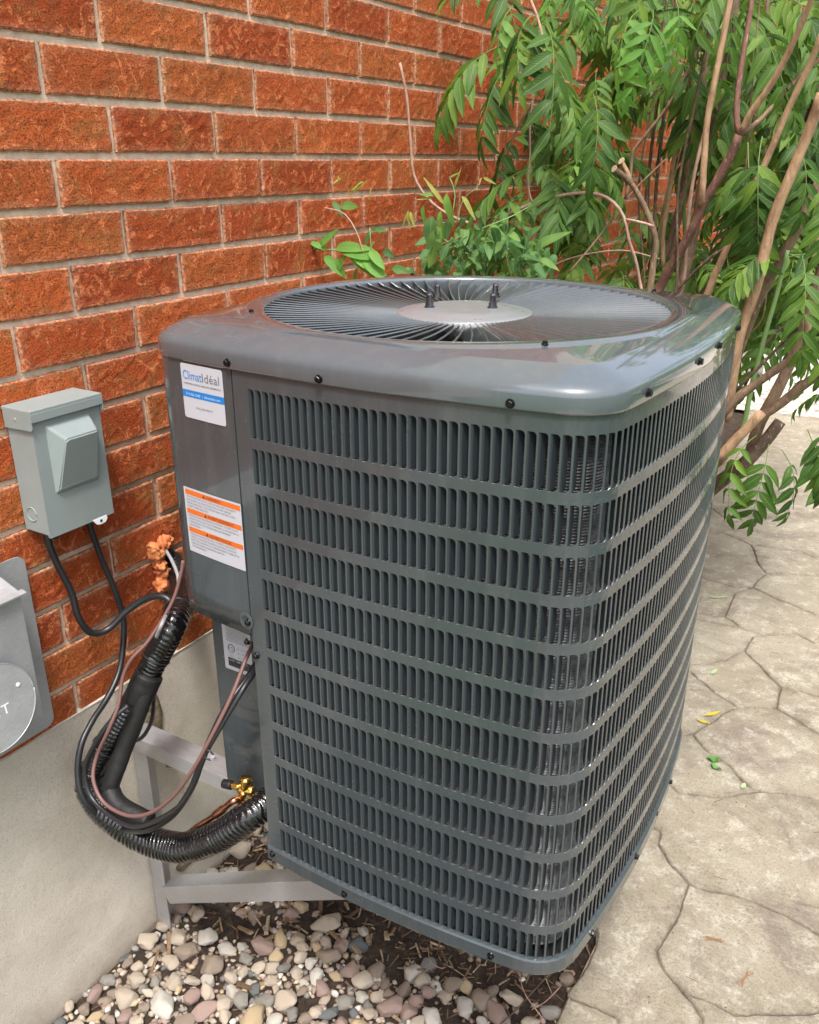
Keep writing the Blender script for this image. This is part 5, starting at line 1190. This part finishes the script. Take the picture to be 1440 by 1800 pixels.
# the leaves one can pick out: (px,py,depth, azimuth offset, pitch, scale, set)
for (px, py, y, da, pt, sc, mset) in (
    (1043, 165, 1.02, .1, .75, .95, LEAF), (893, 110, .98, -.5, .7, .85, LEAF), (890, 75, 1.0, -.9, .4, .9, LEAF), (955, 40, .98, .5, .5, 1.0, LEAF), (945, 20, 1.0, -.3, .6, 1.0, LEAF), (960, 120, 1.0, .7, .5, .8, LEAF),
    (925, 345, 1.0, -.6, .2, .9, LEAF), (975, 290, 1.02, -1.2, .1, .95, LEAF), (960, 300, 1.05, .5, .5, .85, LEAF), (1120, 20, 1.05, -.6, .5, .9, LEAFY), (1140, 15, 1.0, .2, .7, .8, LEAFY), (900, 10, 1.0, -.5, .8, .8, LEAFY), (1190, 0, 1.1, .2, 1., .7, LEAFY), (1270, 10, 1.3, .5, .9, .8, LEAFY),
    (1345, 780, .97, .0, .9, .72, LEAF), (1330, 765, .97, -.7, .5, .65, LEAF), (1425, 755, .95, .4, .7, .72, LEAF), (1455, 740, .95, -.1, .6, .7, LEAF), (1375, 790, 1.0, .6, .8, .6, LEAF), (1405, 450, 1.0, .0, .6, .75, LEAF), (1365, 430, 1.1, -.8, .4, .75, LEAF), (1440, 540, 1.0, .2, .8, .7, LEAF),
    (1320, 250, 1.1, .3, 1.0, .95, LEAF), (1350, 240, 1.1, -.2, .9, .95, LEAF), (1400, 250, 1.15, .3, .9, .8, LEAF), (1435, 300, 1.1, .4, .8, .8, LEAF)):
    put_leaf(sh, mset[nl % len(mset)], lp(px, py, y), CAMAZ + da, pt, random.uniform(-.3, .3), sc); nl += 1
def wdens(px, py):
    d_ = 1.0
    if px < 830: return 0
    if px < 880: d_ = .6
    if 1090 < px < 1265 and 150 < py < 420: d_ = .16
    if 1090 < px < 1200 and 420 <= py < 480: d_ = .4
    if py > 480 and px < 1290: return 0
    if py > 500: d_ = .45
    if py > 560: d_ = .28
    if py > 650: d_ = .10
    return d_
tries = 0
while nl < 300 and tries < 5000:
    tries += 1
    px = random.uniform(830, 1520); py = random.uniform(-90, 700); y = (1.12 if px < 1140 else 1.32) + random.random() ** 1.2 * 1.9
    if random.random() > wdens(px, py): continue
    p = lp(px, py, y)
    if p.x < .10 or p.z > .75: continue
    put_leaf(sh, random.choice(LEAF) if random.random() < .93 else random.choice(LEAFY), p, CAMAZ + random.gauss(0, 1.0), random.uniform(-.25, .65), random.uniform(-.5, .5), random.uniform(.62, .95)); nl += 1
# denser foliage deep in the shrub, low behind the unit
mb = MB(); rv = []; UVs = []
r2 = random.Random(3)
LD = [(lambda m: ([v.co.copy() for v in m.vertices], [tuple(p.vertices) for p in m.polygons], [a.value for a in m.attributes['rnd'].data]))(m) for m in LEAF[:6]]
for _ in range(400):
    for __ in range(30):
        px = r2.uniform(850, 1560); py = r2.uniform(-60, 640); y = r2.uniform(1.7, 4.0)
        if r2.random() < wdens(px, py) * (1 if py > 250 or px > 1270 else .6): break
    p = lp(px, py, y)
    if p.x < .12: continue
    vv, ff, rr2 = LD[r2.randrange(6)]; s_ = r2.uniform(.8, 1.2); M_ = Matrix.Translation(p) @ Matrix.Rotation(CAMAZ + r2.gauss(0, 1.2), 4, 'Z') @ Matrix.Rotation(r2.uniform(-.1, .9), 4, 'Y') @ Matrix.Scale(s_, 4)
    mb.add([M_ @ v for v in vv], ff); k = r2.random(); rv += [(a + k) % 1 for a in rr2]
o = mb.build('inner_foliage', M_leaf, sh, True); o['kind'] = 'stuff'; o.data.attributes.new('rnd', 'FLOAT', 'POINT').data.foreach_set('value', rv); o.data.uv_layers.new(name='UVMap')

# --- simple leaves for the small plants
def simple_leaf(seed, L, w, m_, droop=.3, fold=.3):
    V, Fc, UV = leaflet_mesh_data(L, w, droop, fold, 1, 8, False); m = mesh('leaf', V, Fc, m_, True); ul = m.uv_layers.new(name='UVMap')
    for l_ in m.loops: ul.data[l_.index].uv = UV[l_.vertex_index]
    return m
SL = [simple_leaf(i, .070 + .012 * i, .0135 + .001 * i, M_leafy, .15 + .1 * i, .25) for i in range(4)]
SLD = [simple_leaf(i, .06 + .01 * i, .015, M_leafv, .2 + .1 * i, .25) for i in range(4)]
VL = [simple_leaf(i, .034 + .006 * i, .0095 + .0015 * i, M_leafv, .2 + .1 * i, .2) for i in range(5)]
PL = [simple_leaf(i, .045 + .01 * i, .0055, M_leafp, .4, .3) for i in range(3)]
sp_ = empty('ash_sapling'); tag(sp_, 'small bright green sapling against the brick wall above the left rear edge of the unit', 'sapling')
SY = .72
stem('stem', sp_, [(690, 500, SY), (660, 478, SY), (630, 455, SY), (590, 440, SY), (550, 435, SY), (520, 405, SY)], 3, B_green)
stem('stem', sp_, [(672, 484, SY), (655, 450, SY), (650, 400, SY)], 2.2, B_green); stem('stem', sp_, [(640, 450, SY), (628, 410, SY), (605, 375, SY), (570, 365, SY)], 2.5, B_twig)
def aim_leaf(par, ms, x0, y0, x1, y1, yd, m_tilt=.4, name='leaf', dy=-.02):
    a, b = lp(x0, y0, yd), lp(x1, y1, yd + dy); d_ = b - a; m = random.choice(ms); L = max(v.co.x for v in m.vertices)
    o = obj(name, m, par, a); o.rotation_mode = 'QUATERNION'
    X = d_.normalized(); up = Vector((-.0, -.75, .6)) + Vector((random.uniform(-.4, .4), 0, random.uniform(-.3, .3))); Z = (up - X * up.dot(X)).normalized(); Y = Z.cross(X)
    o.rotation_quaternion = Matrix((X, Y, Z)).transposed().to_quaternion(); k = d_.length / L; o.scale = (k, k * random.uniform(.85, 1.1), k); return o
for q in ((545, 425, 505, 385), (535, 420, 508, 430), (560, 440, 580, 400), (560, 435, 520, 445), (548, 440, 532, 478), (575, 440, 540, 420), (520, 440, 490, 455), (590, 438, 640, 425), (600, 440, 655, 445), (570, 450, 605, 482), (595, 450, 600, 488), (620, 450, 675, 475), (615, 445, 648, 478), (640, 455, 680, 490), (650, 440, 675, 470), (610, 448, 592, 470), (500, 455, 490, 470)):
    aim_leaf(sp_, SL, *q, SY)
for q in ((655, 405, 635, 430), (655, 405, 672, 400), (660, 425, 640, 440), (675, 440, 690, 450), (630, 470, 615, 500), (690, 470, 720, 480), (600, 362, 625, 360), (585, 355, 600, 370)): aim_leaf(sp_, SLD, *q, SY + .03)
for q in ((655, 330, 645, 345), (640, 320, 615, 328), (600, 315, 585, 318), (598, 318, 590, 305), (612, 318, 608, 305), (620, 345, 632, 312), (620, 345, 605, 330)): aim_leaf(sp_, PL, *q, SY)
# vine mass
vn = empty('vine'); tag(vn, 'tangle of small leaved pale green vine hanging just behind the fan grille', 'vine')
for pts in ([(740, 490, .80), (760, 440, .80), (800, 420, .80), (850, 400, .82), (900, 380, .85), (935, 360, .9)], [(780, 500, .8), (820, 450, .8), (860, 430, .8), (930, 450, .82)], [(850, 500, .85), (870, 440, .85), (905, 400, .88)], [(780, 420, .82), (830, 450, .82), (870, 455, .82)], [(795, 380, .85), (800, 340, .86), (790, 310, .86)], [(800, 400, .85), (815, 350, .86), (840, 330, .86)]): stem('stem', vn, pts, 2, B_green)
for k in range(285):
    a = random.random(); px = 745 + 215 * a + random.gauss(0, 12); base_y = 470 - 50 * math.sin(PI * a) ; py = min(492, base_y + random.gauss(8, 26)); y = random.uniform(.70, .95)
    p = lp(px, py, y); o = put_leaf(vn, random.choice(VL), p, CAMAZ + random.gauss(0, 1.2), random.uniform(-.3, 1.1), random.uniform(-.7, .7), random.uniform(.5, 1.0))
for q in ((760, 380, 752, 440), (775, 400, 748, 470), (790, 430, 765, 480), (830, 440, 835, 490), (900, 400, 905, 470), (910, 460, 915, 500), (880, 400, 870, 430), (930, 415, 945, 395), (940, 440, 980, 398), (815, 425, 850, 445)): aim_leaf(vn, SLD, *q, .78)
for q in ((775, 370, 770, 420), (782, 360, 745, 310), (785, 340, 788, 395), (800, 330, 805, 300), (812, 345, 835, 375), (790, 315, 800, 300), (765, 345, 740, 335), (760, 350, 735, 345), (720, 372, 700, 400), (718, 370, 715, 400), (722, 372, 725, 395), (745, 360, 740, 392), (850, 312, 865, 318), (848, 312, 840, 320), (890, 440, 900, 480), (920, 440, 935, 470), (945, 450, 940, 480)): aim_leaf(vn, PL if q[0] % 2 == 0 else SL, *q, .82)

# ================================================================== far background
wp = tag(box('garden_post', M_whitewall, None, .22, .62, 6.4, 6.6, -1.72, -.45, b=.004), 'white painted panel glimpsed between the shrub stems at the right', 'panel')
def scatter_tree(name, label, cx, cy, r, z0, z1, n, seed, lf=.06, group=None, cat='tree'):
    root = empty(name, (cx, cy, -1.79)); tag(root, label, cat, group); r_ = random.Random(seed); mb = MB(); rv = []
    for _ in range(n):
        a = r_.uniform(0, 2 * PI); t_ = r_.random(); rad = r * (r_.random() ** .45) * (.55 + .45 * math.sin(PI * min(1, t_ + .1))); x, y, z = rad * math.cos(a), rad * math.sin(a), z0 + (z1 - z0) * t_ + 1.79
        if noise.noise(Vector((x * 1.6, y * 1.6, z * 1.6 + seed))) < -.12: continue
        M_ = Matrix.LocRotScale(Vector((x, y, z)), __import__('mathutils').Euler((r_.uniform(-1, 1), r_.uniform(-1, 1), r_.uniform(0, 6.28))), Vector((lf, lf * .5, lf)))
        mb.add([M_ @ Vector(v) for v in ((-1, 0, 0), (0, -.6, .1), (1, 0, -.1), (0, .6, .1))], [(0, 1, 2, 3)]); rv += [r_.random()] * 4
    o = mb.build('crown', M_far, root); o.data.attributes.new('rnd', 'FLOAT', 'POINT').data.foreach_set('value', rv); o.data.uv_layers.new(name='UVMap')
    tube_obj('trunk', B_brown, root, [(0, 0, 0), (.05, 0, (z0 + 1.79) * .6 + .3), (0, .05, (z0 + z1) / 2 + 1.79)], .09, sides=8, step=.2)
    return root
scatter_tree('garden_tree', 'light green garden tree beyond the shrub at the upper right', 1.6, 9.5, 1.9, -1.2, 3.0, 4200, 1, .09)
scatter_tree('garden_tree', 'bushy green tree far right past the end of the path', 4.3, 9.0, 2.2, -1.4, 2.8, 3600, 2, .10)
for i, (x, y) in enumerate(((4.6, -.5), (4.8, 1.6), (4.7, 3.7), (4.6, 6.0))):
    scatter_tree('hedge_shrub', 'clipped green hedge shrub across the path, ' + ('the one nearest the camera', 'second from the camera', 'third from the camera', 'the farthest one')[i], x, y, 1.25, -1.7, .5, 2600, 10 + i, .08, 'hedge shrubs across the path', 'shrub')
